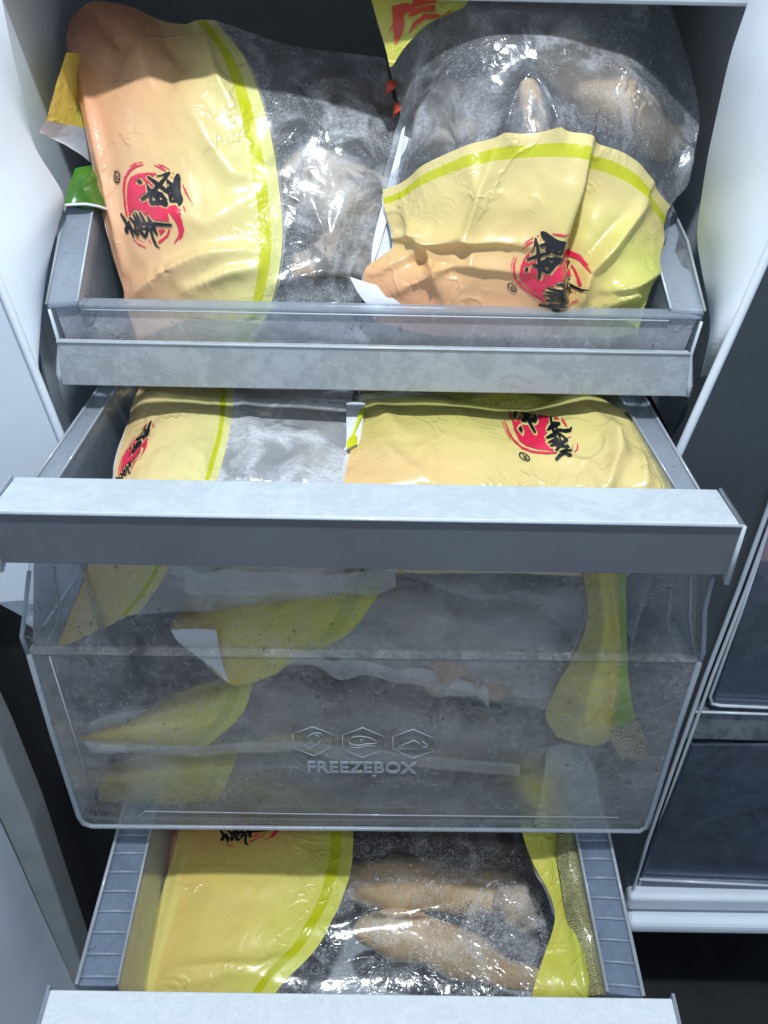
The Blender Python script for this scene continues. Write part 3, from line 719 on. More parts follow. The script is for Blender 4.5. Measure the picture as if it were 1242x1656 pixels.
# body: stepped front outline
def outline(l): return [P(a, b, Y=y) for a, b, y in l]
up = outline([(47, 905, .402), (1156, 920, .402), (1140, 985, .402), (1138, 1055, .402), (1130, 1074, .402), (46, 1061, .402), (35, 1030, .402), (40, 990, .402)])
mesh('front_panel', *plate(up, .0022, (0, 1, 0)), CLEARF, d2)
low = outline([(46, 1058, .3955), (1131, 1071, .3955), (1095, 1180, .3955), (1052, 1320, .3955), (1046, 1336, .3955), (1034, 1342, .3955), (147, 1335, .3955), (134, 1331, .3955), (127, 1320, .3955), (85, 1190, .3955)])
mesh('front_panel', *plate(low, .0022, (0, 1, 0)), CLEARF, d2)
mesh('front_ledge', *plate([P(46, 1058, Y=.3955), P(1131, 1071, Y=.3955), P(1131, 1071, Y=.3955) + (0, .0085, .0005), P(46, 1058, Y=.3955) + (0, .0085, .0005)], .0015, (0, 0, -1)), CLEARF, d2)
def pl(*q, Y=.3945): return [P(a, b, Y=Y) for a, b in q]
for path, r in ((pl((47, 1060), (85, 1190), (127, 1320), (134, 1331), (148, 1336), (600, 1340), (1034, 1344), (1046, 1337), (1052, 1320), (1095, 1180), (1131, 1072)), .0017),
                (pl((1152, 935), (1140, 985), (1138, 1055), (1131, 1072), Y=.401), .0014), (pl((47, 925), (40, 990), (35, 1030), (46, 1060), Y=.401), .0014)):
    mesh('edge_bead', *tube(path, r, 8), RIMP, d2, True)
for path, r in ((pl((80, 1062), (120, 1190), (160, 1320)), .0005), (pl((1117, 930), (1116, 1000), (1124, 1060), Y=.400), .0008),
                (pl((1087, 930), (1080, 1005), (1082, 1018), (1104, 1058), Y=.404), .0009), (pl((87, 917), (96, 985), (94, 1003), (73, 1045), (76, 1060), Y=.404), .0008),
                (pl((215, 1328), (235, 1312), (600, 1318), (1000, 1322)), .0005)):
    mesh('moulded_line', *tube(path, r, 6), EMB, d2, True)
x2l, x2r = P(46, 1058, Y=.3955)[0], P(1131, 1071, Y=.3955)[0]
xbl, xbr = P(127, 1320, Y=.3955)[0], P(1052, 1322, Y=.3955)[0]
zl = P(600, 1064, Y=.3955)[2]; zr2 = z_tb - .002
def PZr(px, py): return P(px, py, Z=zr2 - 1)
for s, xm, xb, (of, ob, jf, jb) in ((-1, x2l, xbl, (PZr(62, 770), PZr(162, 626), PZr(98, 770), PZr(190, 626))), (1, x2r, xbr, (PZr(1125, 786), PZr(1043, 645), PZr(1088, 784), PZr(1009, 656)))):
    def ext(a, b, k): return a + (b - a) * k
    of, ob = ext(of, ob, -.12), ext(of, ob, 2.4); jf, jb = ext(jf, jb, -.12), ext(jf, jb, 2.4)
    of[1] = jf[1] = .416; ob[1] = jb[1] = max(ob[1], jb[1])
    mesh('side_panel', *plate([of + (0, 0, -.003), ob + (0, 0, -.003), (ob[0], ob[1], zl), (xm, .405, zl)], .0025, (-s, 0, 0)), CLEARS, d2)
    mesh('side_panel', *plate([(xm, .398, zl), (ob[0], ob[1], zl), (ob[0] * .95, ob[1], z2b), (xb, .398, z2b + .002)], .0025, (-s, 0, 0)), CLEARS, d2)
    mesh('inner_side', *plate([jf + (0, 0, -.002), jb + (0, 0, -.002), (jb[0] * .96, jb[1], zl), (jf[0] * .96, .412, zl)], .002, (-s, 0, 0)), CLEARS, d2)
    o = mesh('side_rim', *plate([of, ob, jb, jf], .003, (0, 0, -1)), RIMP, d2); bevel(o, .001)
    mesh('rail_edge', *tube([of + (0, 0, .0005), ob + (0, 0, .0005)], .001, 8), EMB, d2, True)
    mesh('rail_edge', *tube([jf + (0, 0, .0005), jb + (0, 0, .0005)], .0008, 8), EMB, d2, True)
mesh('bottom_panel', *box((xbl + .003, .398, z2b - .001), (xbr - .003, .80, z2b + .0015)), CLEARS, d2)
mesh('back_panel', *box((-.17, .80, z2b), (.17, .8025, zr2)), CLEARS, d2)
# embossed icons and word
def icon(name, paths, r=.00045):
    return mesh(name, *join([tube([P(a, b, Y=.3944) for a, b in p], r, 6) for p in paths]), EMB, d2, True)
def C8(x): return x / 4.777 + 460
def R8(y): return y / 4.773 + 1160
for hx in ([(62, 130), (215, 72), (375, 130), (375, 225), (228, 296), (66, 232)], [(448, 135), (605, 80), (763, 145), (760, 250), (605, 310), (450, 245)], [(838, 150), (995, 92), (1150, 160), (1145, 262), (988, 314), (838, 240)]):
    q = [(C8(a), R8(b)) for a, b in hx]; icon('hexagon_outline', [q + [q[0]]])
def cp(l): return [(C8(a), R8(b)) for a, b in l]
icon('drumstick_icon', [cp([(195, 222), (172, 212), (168, 180), (185, 145), (225, 122), (275, 120), (298, 140), (285, 175), (250, 210), (215, 222), (200, 246), (185, 242), (178, 232), (150, 234), (146, 222), (172, 210)]), cp([(240, 135), (275, 155)])])
icon('steak_icon', [cp([(498, 180), (530, 150), (590, 146), (660, 158), (715, 185), (700, 222), (640, 215), (570, 236), (515, 228), (498, 180)]), cp([(500, 200), (560, 218), (630, 205), (712, 200)]), cp([(582, 178), (597, 168), (612, 178), (597, 188), (582, 178)])])
icon('cake_icon', [cp([(868, 236), (930, 205), (1000, 178), (1045, 200), (1062, 232), (868, 236), (880, 243), (1100, 243), (1108, 218), (1065, 185)]), cp([(1062, 232), (1105, 225)])])
ft = bpy.data.curves.new('lettering', 'FONT'); ft.body = 'FREEZEBOX'; ft.extrude = .018; ft.offset = .022; ft.size = 1; ft.space_character = 1.05; ft.resolution_u = 4
fo = bpy.data.objects.new('lettering', ft); C.objects.link(fo); bpy.context.view_layer.update()
me = bpy.data.meshes.new_from_object(fo.evaluated_get(bpy.context.evaluated_depsgraph_get())); bpy.data.objects.remove(fo)
vv = np.array([v.co for v in me.vertices]); ff = [list(p.vertices) for p in me.polygons]
p0 = P(498, 1248, Y=.3945); p1 = P(673, 1250, Y=.3945); p2 = P(498, 1231, Y=.3945)
sx = np.ptp(vv[:, 0]); sy = vv[:, 1].max(); mnx = vv[:, 0].min()
wv = p0 + (vv[:, :1] - mnx) / sx * (p1 - p0) + vv[:, 1:2] / sy * (p2 - p0) * np.array([0, 0, 1]) + vv[:, 2:3] * np.array([0, -.03, 0])
mesh('lettering', wv, ff, EMB, d2)

# ================================================================== BOTTOM DRAWER
Y3 = .292
z3 = P(580, 1607, Y=Y3)[2]; h3l, h3r = P(80, 1597, Y=Y3)[0], P(1085, 1618, Y=Y3)[0]
d3 = thing('freezer_drawer', 'clear bottom drawer pulled out farthest, with a pale frosted handle cut by the lower edge', 'drawer', (0, .3, z3 - .2))
o = mesh('handle_top', *prism(h3l, h3r, [(Y3, z3), (Y3, z3 - .005), (.252, z3 - .011), (.2475, z3 - .007), (.2475, z3 - .004), (.250, z3 - .002)]), FROSTTOP3, d3); bevel(o, .001, 3)
o = mesh('handle_front', *prism(h3l, h3r, [(.252, z3 - .0115), (.252, z3 - .045), (.257, z3 - .045), (.257, z3 - .0115)]), GREYM, d3)
for s, x in ((-1, h3l), (1, h3r)):
    o = mesh('handle_end', *prism(x - .0011 + s * .0013, x + .0011 + s * .0013, [(.2465, z3 - .003), (.2465, z3 - .046), (.257, z3 - .046), (.257, z3 - .012), (Y3 + .003, z3 - .006), (Y3 + .003, z3 + .0008)]), RIMP, d3); bevel(o, .0005)
zr = z3 + .0
lf, lbk = P(124, 1590, Z=zr - 1)[:], None
def PZ(px, py, z): return P(px, py, Z=z - 1)
for s, (of, ob, jf, jb) in ((-1, (PZ(124, 1594, zr), PZ(193, 1339, zr), PZ(190, 1594, zr - .001), PZ(245, 1339, zr - .001))), (1, (PZ(1040, 1612, zr), PZ(983, 1347, zr), PZ(982, 1606, zr - .001), PZ(931, 1347, zr - .001)))):
    def ext(a, b, k): return b + (b - a) * k
    oe, je = ext(of, ob, 1.3), ext(jf, jb, 1.3)
    mesh('side_rim', *plate([of, oe, je, jf], .0016, (0, 0, -1)), frosted_plastic('rim_well_plastic_%s' % ('a' if s < 0 else 'b'), .25, haze=.38, blur=.2, hcol=(.34, .42, .54), crack=False), d3)
    mesh('rail_edge', *tube([of + (0, 0, .0015), oe + (0, 0, .0015)], .0014, 8), EMB, d3, True)
    mesh('rail_edge', *tube([jf + (0, 0, .0015), je + (0, 0, .0015)], .0011, 8), EMB, d3, True)
    N_ = 9
    for k in range(N_):
        t = (k + .35) / N_ * 1.15
        a = of + (ob - of) * t * 1.0; b = jf + (jb - jf) * t
        o = mesh('rib', *tube([a + (0, 0, .001), (a + b) / 2 + (0, 0, .0016), b + (0, 0, .001)], .0009, 6), RIMP, d3, True)
    for (p, q, nm) in ((of, oe, 'side_skirt'), (jf, je, 'side_panel')):
        mesh(nm, *plate([p, q, q + (0, 0, -.20), p + (0, 0, -.20)], .002, (-s, 0, 0)), CLEARS, d3)
mesh('front_panel', *plate([(h3l + .02, Y3 - .001, z3 - .005), (h3r - .02, Y3 - .001, z3 - .005), (h3r - .04, Y3 - .001, z3 - .20), (h3l + .04, Y3 - .001, z3 - .20)], .002, (0, 1, 0)), CLEARS, d3)
mesh('bottom_panel', *box((h3l + .03, Y3, z3 - .203), (h3r - .03, .75, z3 - .2)), SHELF, d3)

for _o in (d1, d2, d3, door):
    _o.parent = cab; _o.location = _o.location - cab.location; del _o['category']
# ================================================================== BAGS
LIT = 'poultry bags in the freezer drawers'
def bag(label, loc): return thing('poultry_bag', label, 'bag', loc, LIT)
# ---- A: large bag standing at the left of the top drawer
A = bag('large bag standing at the left of the top drawer, orange to lemon print facing out', P(300, 560, Y=.56))
rows = [('Y', .655, [(112, 34), (146, 3), (204, 10, -.005), (288, 36, -.01), (350, 34, -.012), (470, 74, -.008), (622, 94, 0)]),
        ('Y', .62, [(112, 92, .012), (170, 78), (240, 85, -.01), (322, 92, -.012), (398, 100, -.006), (500, 122, .0), (632, 150, .015)]),
        ('Y', .585, [(137, 190, .015), (195, 182), (265, 182, -.008), (345, 186, -.008), (432, 192, -.002), (530, 200, 0), (652, 215, .02)]),
        ('Y', .562, [(158, 290, .015), (215, 286), (285, 286, -.006), (365, 290, -.006), (450, 292, -.002), (545, 295, 0), (660, 300, .02)]),
        ('Y', .540, [(178, 385, .015), (235, 385), (300, 388, -.005), (378, 390, -.006), (457, 391, -.002), (540, 395, .004), (640, 400, .02)]),
        ('Y', .524, [(206, 484, .012), (258, 487, .002), (315, 488, -.003), (375, 490, -.003), (439, 490, -.001), (520, 492, .004), (620, 492, .012)]),
        ('Y', .516, [(228, 570, .008), (270, 575), (318, 575), (362, 575), (398, 570), (480, 570, .002), (590, 570, .006)])]
cr_a = [([(208, 486), (262, 440), (330, 410), (400, 402)], .007, 30, 9), ([(245, 330), (330, 365), (442, 300)], .003, 20, 26), ([(300, 165), (335, 230), (375, 285), (440, 292)], .003, 10, 22),
        ([(300, 470), (370, 440), (420, 432)], .005, 14, 8), ([(262, 44), (290, 90), (270, 140)], -.006, 22, 22), ([(215, 380), (300, 345)], .002, 12, 12),
        ([(430, 262), (470, 235), (495, 195)], .006, 9, 14), ([(560, 240), (575, 250), (600, 275)], .007, 9, 12), ([(500, 320), (530, 390), (560, 320)], .004, 10, 10), ([(440, 460), (520, 440), (600, 445)], .005, 9, 12),
        ([(150, 20), (190, 70), (180, 130)], -.005, 14, 14), ([(225, 60), (235, 120)], .004, 10, 14), ([(330, 50), (345, 120), (380, 180)], .004, 12, 10), ([(120, 60), (150, 180), (175, 300), (205, 440)], .004, 12, 5)]
cr_a = [(p_, h_ * 1.4, a_, b_) for p_, h_, a_, b_ in cr_a]
fa = film(rows, 3, (260, 300), ex=.018, fine=.018, creases=cr_a, amp=.0016, cells=8)
put_film(A, fa, PF_A, FILM_A, 4 / 6)
back(A, fa, WHITEF, .05, .0015, cols=(0, 202)); 
emblem(A, fa, [[160 / 1242, 0, 170], [0, 180 / 1397, 240]])
# white seam showing below the left edge
sm = film([('Y', 0.580, [(150, 250), (158, 262)]), ('Y', 0.575, [(168, 330), (182, 345)]), ('Y', 0.568, [(180, 395), (206, 420)]), ('Y', 0.560, [(200, 470), (222, 490)]), ('Y', 0.555, [(212, 520), (240, 530)])], 4, (40, 12), ex=0, fine=0)
gridmesh('seam', sm.G + np.array([0, .008, 0]), WHITEF, A)
# contents seen through its clear side
meat('chicken', 'whole pale chicken inside the large left bag of the top drawer',
     [('body', [(450, 210, .66, .02), (520, 250, .665, .040), (585, 325, .65, .045), (560, 420, .61, .03)], SKIN2), ('thigh', [(455, 330, .60, .012), (500, 300, .600, .024), (560, 340, .59, .028), (640, 380, .59, .012)], SKIN2),
      ('wing', [(470, 430, .552, .006), (500, 425, .556, .008), (550, 410, .565, .016), (620, 400, .575, .014)], SKIN2), ('drumstick', [(490, 150, .67, .006), (520, 145, .66, .012), (570, 160, .66, .017), (625, 185, .67, .018)], SKIN3)], SKIN2, 11)
meat('chicken_claw', 'small yellow chicken claw low in the large left bag', [('shank', [(468, 438, .541, .0035), (485, 437, .542, .0045), (508, 434, .546, .006)], SKIN1)], SKIN1, 13, cat='chicken claw')
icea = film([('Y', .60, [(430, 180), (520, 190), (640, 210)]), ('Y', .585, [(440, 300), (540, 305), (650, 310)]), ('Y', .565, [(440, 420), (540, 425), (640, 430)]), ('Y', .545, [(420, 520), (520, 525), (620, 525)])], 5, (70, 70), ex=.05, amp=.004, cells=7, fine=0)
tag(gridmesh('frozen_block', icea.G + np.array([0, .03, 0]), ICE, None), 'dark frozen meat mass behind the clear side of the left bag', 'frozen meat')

# ---- D: bag and green pack behind A
D = bag('bag corner with white seam sticking out behind the large left bag', P(100, 200, Y=.64))
fd = film([('Y', .600, [(108, 85), (135, 88, .03), (160, 92, .07)]), ('Y', .580, [(90, 140), (125, 145, .03), (160, 150, .06)]), ('Y', .560, [(75, 196), (110, 203, .03), (160, 213, .06)])], 8, (50, 50), ex=.01)
gridmesh('printed_film', fd.G, PF_Y, D, np.stack(np.meshgrid(np.linspace(.1, .4, fd.G.shape[1]), np.linspace(1, 0, fd.G.shape[0])), -1))
fd2 = film([('Y', .560, [(75, 195), (110, 202, .03), (160, 212, .06)]), ('Y', .556, [(64, 211), (105, 228, .03), (158, 245, .06)]), ('Y', .555, [(66, 214), (125, 246, .04), (160, 275, .06)])], 9, (40, 50), ex=.01)
gridmesh('seam', fd2.G, WHITEF, D)
gp = thing('green_pack', 'glossy green pack hanging over the left rim of the top drawer', 'packet', P(140, 330, Y=.58))
fg = film([('Y', .575, [(122, 272), (150, 268, .01), (185, 275, .04)]), ('Y', .560, [(112, 302), (150, 300, .008), (190, 305, .03)]), ('Y', .548, [(104, 333), (150, 331, .004), (195, 347, .02)])], 10, (50, 60), ex=.03, amp=.002, creases=[([(112, 330), (135, 300), (160, 280)], .004, 8, 8)])
gridmesh('green_film', fg.G, GREEN, gp)
mesh('pack_edge', *tube([tuple(p) for p in fg.G[-1, ::4]], .0009, 6), WHITEF, gp, True)
back(gp, fg, GREEN, .02, 0)
def wave_attr(G, su, sv):
    h, w = G.shape[:2]; U, V = np.meshgrid(np.linspace(0, su, w), np.linspace(0, sv, h)); out = np.zeros(U.shape); done = np.zeros(U.shape, bool)
    for k in range(0, 4):
        j = np.floor(V * 2) / 2 + 1.0 - k * .5 
        off = np.where((j * 2) % 2 == 0, 0, .5); cx = np.round(U - off) + off
        d = np.hypot(U - cx, (V - j)); ok = (d < .5) if False else (d < .62)
        val = ((d * 7.2) % 1 > .45).astype(float)
        out = np.where(ok & ~done, val, out); done |= ok
    return out
def patt(root, rows, seed, su, sv, res=(120, 120), **kw):
    f = film(rows, seed, res, **kw); gridmesh('wave_print', f.G, PATT, root, attr=wave_attr(f.G, su, sv)); return f
patt(gp, [('Y', .57, [(176, 372), (190, 372), (204, 380)]), ('Y', .565, [(178, 400), (192, 405), (208, 410)]), ('Y', .56, [(184, 425), (196, 430), (212, 434)])], 12, 2.2, 2.6, (80, 60))

# ---- B: large bag at the right of the top drawer
B = bag('large clear bag at the right of the top drawer with a gold printed arched base', P(850, 540, Y=.56))
rows = [('Y', .60, [(612, -14, .03), (700, -15, .01), (790, -15), (870, -15), (950, -15, .005), (1020, -12, .02), (1082, 5, .05)]),
        ('Y', .585, [(628, 95, .025), (710, 82, 0), (800, 76, -.01), (880, 76, -.01), (960, 82, -.005), (1040, 92, .01), (1116, 112, .04)]),
        ('Y', .56, [(652, 208, .03), (720, 170, .01), (800, 150), (880, 146), (970, 150, .004), (1060, 175, .018), (1128, 210, .045)]),
        ('Y', .535, [(633, 312, .03), (700, 258, .012), (780, 228, .004), (870, 216), (950, 222, .004), (1030, 262, .016), (1079, 332, .035)]),
        ('Y', .525, [(628, 352, .028), (690, 330, .01), (775, 310, .003), (865, 300), (945, 310, .003), (1015, 345, .014), (1072, 390, .03)]),
        ('Y', .518, [(640, 400, .02), (690, 398, .008), (770, 395, .003), (858, 390), (935, 395), (1008, 412, .008), (1060, 435, .022)]),
        ('Y', .513, [(590, 442, .012), (665, 455, .004), (755, 465), (848, 467), (930, 470), (995, 478, .004), (1045, 485, .014)]),
        ('Y', .511, [(610, 520, .004), (690, 540), (770, 545), (850, 545), (920, 545), (985, 545), (1030, 540, .006)])]
cr_b = [([(955, 225), (935, 300), (905, 400), (898, 490)], .012, 42, 12), ([(1036, 330), (985, 400), (950, 440), (935, 500)], .010, 34, 11), ([(632, 390), (675, 385), (690, 380)], .004, 8, 12),
        ([(700, 400), (740, 385), (765, 400), (752, 470)], .003, 6, 24), ([(620, 440), (700, 400), (800, 392), (870, 400)], .004, 4, 24), ([(640, 475), (730, 432), (850, 442)], .004, 4, 22), ([(690, 400), (700, 470)], .004, 5, 16), ([(655, 350), (690, 410), (712, 480)], .003, 4, 16), ([(800, 240), (770, 330), (745, 400)], .003, 5, 20),
        ([(905, 445), (915, 500)], .008, 20, 6), ([(985, 470), (1010, 462), (1060, 440)], .008, 10, 16), ([(760, 250), (772, 330), (750, 380)], .003, 18, 18), ([(985, 492), (1015, 478), (1030, 486)], .006, 7, 9),
        ([(655, 200), (640, 270), (625, 340)], .006, 14, 10), ([(855, 120), (835, 170), (818, 222)], .008, 11, 14), ([(850, 125), (880, 175), (905, 222)], .008, 14, 10), ([(720, 120), (690, 180), (672, 260)], .005, 10, 16),
        ([(1110, 230), (1098, 270), (1085, 330)], .006, 8, 14), ([(1000, 100), (1050, 180), (1080, 250)], .004, 20, 20), ([(800, 340), (880, 330)], .0015, 30, 30)]
cr_b += [([(965, 240), (955, 320), (925, 410), (915, 490)], -.012, 26, 22), ([(1008, 345), (960, 410), (930, 450)], -.008, 18, 14), ([(660, 420), (740, 430)], -.004, 12, 12)]
cr_b = [(p_, h_ * 1.5, a_, b_) for p_, h_, a_, b_ in cr_b]
fb = film(rows, 21, (280, 300), ex=.03, fine=.022, creases=cr_b, amp=.0022, cells=8)
put_film(B, fb, PF_B, FILM_B, 3 / 7, axis='v', flip=True)
_s = Film(); _s.G = fb.G[125:]; back(B, _s, WHITEF, .04, .0015)
emblem(B, fb, [[.0661, .0923, 784.4], [-.1143, .0693, 457.6]])
wc = film([('Y', .522, [(566, 446), (620, 462), (690, 474), (762, 482)]), ('Y', .519, [(580, 472), (640, 480), (700, 486), (757, 492)]), ('Y', .517, [(602, 500), (650, 505), (700, 507), (752, 508)])], 23, (40, 70), ex=.01)
gridmesh('white_corner', wc.G + np.array([0, -.002, 0]), WHITEF, B)
wl = film([('Y', .575, [(655, 205), (648, 215), (662, 225)]), ('Y', .565, [(640, 300), (625, 300), (640, 320)]), ('Y', .555, [(625, 355), (608, 360), (640, 380)]), ('Y', .548, [(612, 400), (600, 405), (650, 420)]), ('Y', .54, [(602, 430), (600, 445), (650, 450)])][0:5], 24, (60, 24), ex=.01)
gridmesh('seam', wl.G, WHITEF, B)
wr = film([('Y', .60, [(1108, 222), (1128, 215)]), ('Y', .59, [(1096, 270), (1118, 262)]), ('Y', .575, [(1080, 330), (1094, 318)]), ('Y', .56, [(1066, 400), (1078, 385)])], 26, (50, 14), ex=.01)
gridmesh('seam', wr.G, FILM_S, B)
meat('chicken', 'whole chicken with a tan leg inside the large right bag of the top drawer',
     [('body', [(740, 30, .74, .03), (790, 90, .72, .055), (860, 160, .70, .055), (860, 280, .66, .03)], SKIN3),
      ('drumstick', [(880, 65, .63, .016), (945, 122, .612, .019), (1008, 178, .601, .016), (1060, 218, .596, .011), (1094, 242, .600, .012)], SKIN1),
      ('wing', [(690, 240, .62, .014), (730, 190, .63, .022), (790, 180, .62, .016)], SKIN2), ('shank', [(852, 130, .59, .006), (862, 180, .575, .007), (872, 230, .56, .007)], SKIN1)], SKIN2, 31)
bp = thing('poultry_bag', 'dark top end of a bag with red lettering behind the large right bag', 'bag', P(680, 30, Y=.60), LIT)
ft_ = film([('Y', .612, [(600, -14), (680, -14), (760, -14)]), ('Y', .606, [(612, 30), (660, 28), (740, 8)]), ('Y', .603, [(624, 70), (645, 60), (690, 30)]), ('Y', .601, [(630, 98), (636, 94), (648, 74)])], 33, (60, 80), ex=.01)
ft_.G += np.array([0, -.022, 0]); ft_.px, ft_.py = pix(ft_.G); ft_.n = normals(ft_.G)
gridmesh('printed_film', ft_.G, PF_L, bp, np.stack(np.meshgrid(np.linspace(.3, .8, ft_.G.shape[1]), np.linspace(1, 0, ft_.G.shape[0])), -1))
def redchar(x, y):
    r = poly_in(x, y, [(310, 70), (460, 30), (560, 60), (590, 150), (500, 230), (440, 420), (370, 530), (340, 340)]) & ~poly_in(x, y, [(462, 180), (530, 140), (520, 230), (470, 270)])
    r |= poly_in(x, y, [(560, 0), (845, 0), (830, 140), (690, 150), (560, 200), (540, 100)]) & (np.abs(y - 120 + (x - 480) * .15) > 9)
    return r | (stroke_d(x, y, [(515, 400, 4), (600, 270, 22), (720, 190, 24), (850, 190, 30), (880, 190, 10)]) < 0) | (stroke_d(x, y, [(285, 410, 4), (330, 320, 10)]) < 0) | (stroke_d(x, y, [(930, 190, 20), (1000, 175, 40), (1075, 185, 30)]) < 0)
decal('red_lettering', ft_, REDO, bp, redchar, (270, 0, 1110, 540), [[1 / 7.306, 0, 590], [0, 1 / 7.306, 0]], (120, 80), .0006)
for k, (a, b) in enumerate(((628, 141), (640, 176))):
    v, f = blob([(P(a - 4, b, Y=.60), .003), (P(a + 2, b + 1, Y=.60), .0045), (P(a + 6, b + 6, Y=.60), .003)], 40 + k, 16, 14); o = mesh('red_berry', v, f, simple('berry_skin_%s' % 'ab'[k], (.55, .05, .012), .25, 0, .2, 60, .1, .5), None, True)
    tag(o, ['upper small red berry between the two big bags', 'lower small red berry between the two big bags'][k], 'berry')

# ---- E: left bag of the middle drawer, its print hanging down behind the front panel
E_ = bag('left bag in the middle drawer with a rimed clear side and half hidden emblem', P(380, 760, Y=.45))
rows = [('Z', -.300, [(240, 590), (275, 585), (315, 585), (350, 585), (374, 585), (470, 590), (578, 590)]),
        ('Z', -.289, [(213, 668, -.008), (250, 638), (300, 632, .002), (340, 632), (377, 632), (470, 636), (570, 640, -.004)]),
        ('Z', -.288, [(199, 708, -.006), (242, 690), (290, 688, .004), (338, 690, .002), (372, 690), (465, 690), (563, 690, -.003)]),
        ('Z', -.288, [(188, 750, -.006), (230, 742), (280, 740, .004), (325, 740, .004), (360, 740), (460, 742, .002), (558, 742, -.003)]),
        ('Z', -.290, [(180, 792, -.006), (225, 790), (270, 790), (312, 790), (342, 790), (455, 790), (556, 790, -.003)]),
        ('Y', .422, [(150, 855), (190, 850), (230, 850), (262, 850), (290, 850), (440, 850), (556, 850)]),
        ('Y', .418, [(138, 930), (172, 930), (205, 932), (238, 930), (268, 926), (420, 930), (556, 930)]),
        ('Y', .420, [(92, 1046), (120, 1036), (150, 1022), (182, 1008), (222, 992), (400, 985, .012), (540, 985, .012)])]
cr_e = [([(215, 668), (245, 650), (290, 632)], .005, 9, 16), ([(250, 690), (340, 672), (372, 690)], .003, 18, 12), ([(400, 700), (470, 712), (560, 690)], .004, 8, 16), ([(440, 760), (490, 740), (480, 780)], .004, 8, 8),
        ([(390, 640), (410, 700), (400, 770)], .004, 12, 10), ([(290, 750), (310, 775)], .002, 10, 10)]
fe = film(rows, 41, (240, 260), ex=.012, fine=.014, creases=cr_e, amp=.0012, cells=8)
put_film(E_, fe, PF_E, FILM_E, 4 / 6)
back(E_, fe, WHITEF, .03, .002, cols=(0, 174))
emblem(E_, fe, [[.066, -.0189, 190.5], [-.0799, .0688, 733.1]], reg=False)
meat('chicken', 'frost covered chicken inside the left bag of the middle drawer', [('body', [(410, 640, .60, .014), (470, 670, .59, .020), (520, 720, .54, .022), (510, 800, .49, .018)], SKIN2), ('wing', [(405, 745, .49, .008), (400, 700, .51, .010), (440, 690, .53, .010)], SKIN2)], SKIN2, 45)
# ---- F2 behind, F front right
F2 = bag('lime printed bag lying behind the gold one in the middle drawer', P(800, 640, Y=.56))
f2 = film([('Z', -.300, [(590, 590), (700, 590), (800, 590), (900, 590), (985, 600)]), ('Z', -.292, [(582, 640, -.006), (690, 640, .002), (790, 632, .004), (900, 636, .002), (1004, 645, -.008)]), ('Z', -.300, [(570, 690), (690, 690), (800, 690), (900, 690), (1008, 700, -.004)])], 47, (90, 140), ex=.02, amp=.002,
          creases=[([(760, 632), (840, 640), (900, 660)], .004, 10, 14), ([(900, 636), (960, 640), (1000, 660)], .004, 8, 10)])
gridmesh('printed_film', f2.G, PF_L, F2, np.stack(np.meshgrid(np.linspace(.15, .75, f2.G.shape[1]), np.linspace(1, 0, f2.G.shape[0])), -1))
back(F2, f2, WHITEF, .02, .001)
ce = film([('Z', -.285, [(575, 640), (600, 636), (660, 632), (720, 640), (790, 636)]), ('Z', -.290, [(572, 652), (600, 650), (650, 645), (720, 650), (780, 645)])], 48, (20, 60), ex=.03)
gridmesh('clear_film', ce.G, FILM_S, F2)
F1 = bag('gold printed bag with an upright emblem at the right of the middle drawer', P(820, 770, Y=.45))
rows = [('Z', -.296, [(592, 632), (680, 628), (765, 634), (852, 655), (915, 632), (985, 650), (1012, 680)]),
        ('Z', -.284, [(584, 662, -.004), (670, 652), (760, 662), (850, 672, -.002), (920, 652, .002), (985, 672, -.001), (1030, 706, -.006)]),
        ('Z', -.282, [(575, 705, -.003), (660, 702, .002), (752, 704, .003), (842, 708), (918, 702, .003), (1000, 712), (1058, 738, -.006)]),
        ('Z', -.283, [(563, 748, -.003), (650, 748), (750, 748, .002), (840, 748), (925, 748), (1012, 754), (1080, 768, -.006)]),
        ('Z', -.288, [(558, 794), (648, 792), (748, 792), (840, 793), (930, 794), (1020, 796), (1094, 798, -.004)]),
        ('Y', .424, [(570, 860), (650, 850), (748, 850), (840, 850), (930, 850), (1015, 860), (1085, 870)]),
        ('Y', .430, [(640, 925), (700, 925), (770, 925), (840, 925), (900, 928), (955, 930), (1008, 930)])]
cr_f = [([(905, 640), (975, 665), (1035, 705)], .005, 10, 9), ([(985, 690), (1000, 740), (985, 790)], .006, 14, 9), ([(600, 700), (640, 745), (700, 780)], .003, 16, 16), ([(690, 715), (700, 760)], .002, 12, 12),
        ([(890, 740), (950, 752), (975, 785)], .003, 9, 12), ([(1035, 730), (1045, 790)], .004, 10, 10), ([(600, 650), (650, 700)], .003, 12, 12), ([(940, 660), (1010, 735)], .004, 9, 12)]
ff_ = film(rows, 51, (220, 260), ex=.022, fine=.018, creases=[(p_, h_ * 1.5, a_, b_) for p_, h_, a_, b_ in cr_f], amp=.0016, cells=8)
k_ = ff_.G.shape[1]
gridmesh('printed_film', ff_.G, PF_B, F1, np.stack(np.meshgrid(np.linspace(.42, .80, k_), np.linspace(1, 0, ff_.G.shape[0])), -1))
back(F1, ff_, WHITEF, .02, .003)
sl = film([('Z', -.283, [(560, 650), (572, 648), (590, 650)]), ('Z', -.283, [(560, 712), (568, 712), (582, 712)]), ('Z', -.285, [(556, 725), (562, 725), (578, 725)])], 52, (40, 24), ex=0)
gridmesh('seam', sl.G + np.array([0, 0, -.001]), WHITEF, F1)
lsd = film([('Z', -.283, [(583, 664), (592, 662)]), ('Z', -.283, [(570, 702), (574, 702)]), ('Z', -.283, [(561, 716), (578, 708)]), ('Z', -.283, [(561, 728), (578, 720)])], 53, (40, 10), ex=0, fine=0)
gridmesh('print_stripe', lsd.G + np.array([0, 0, .001]), simple('lemon_stripe', (.60, .62, .015), .3), F1)
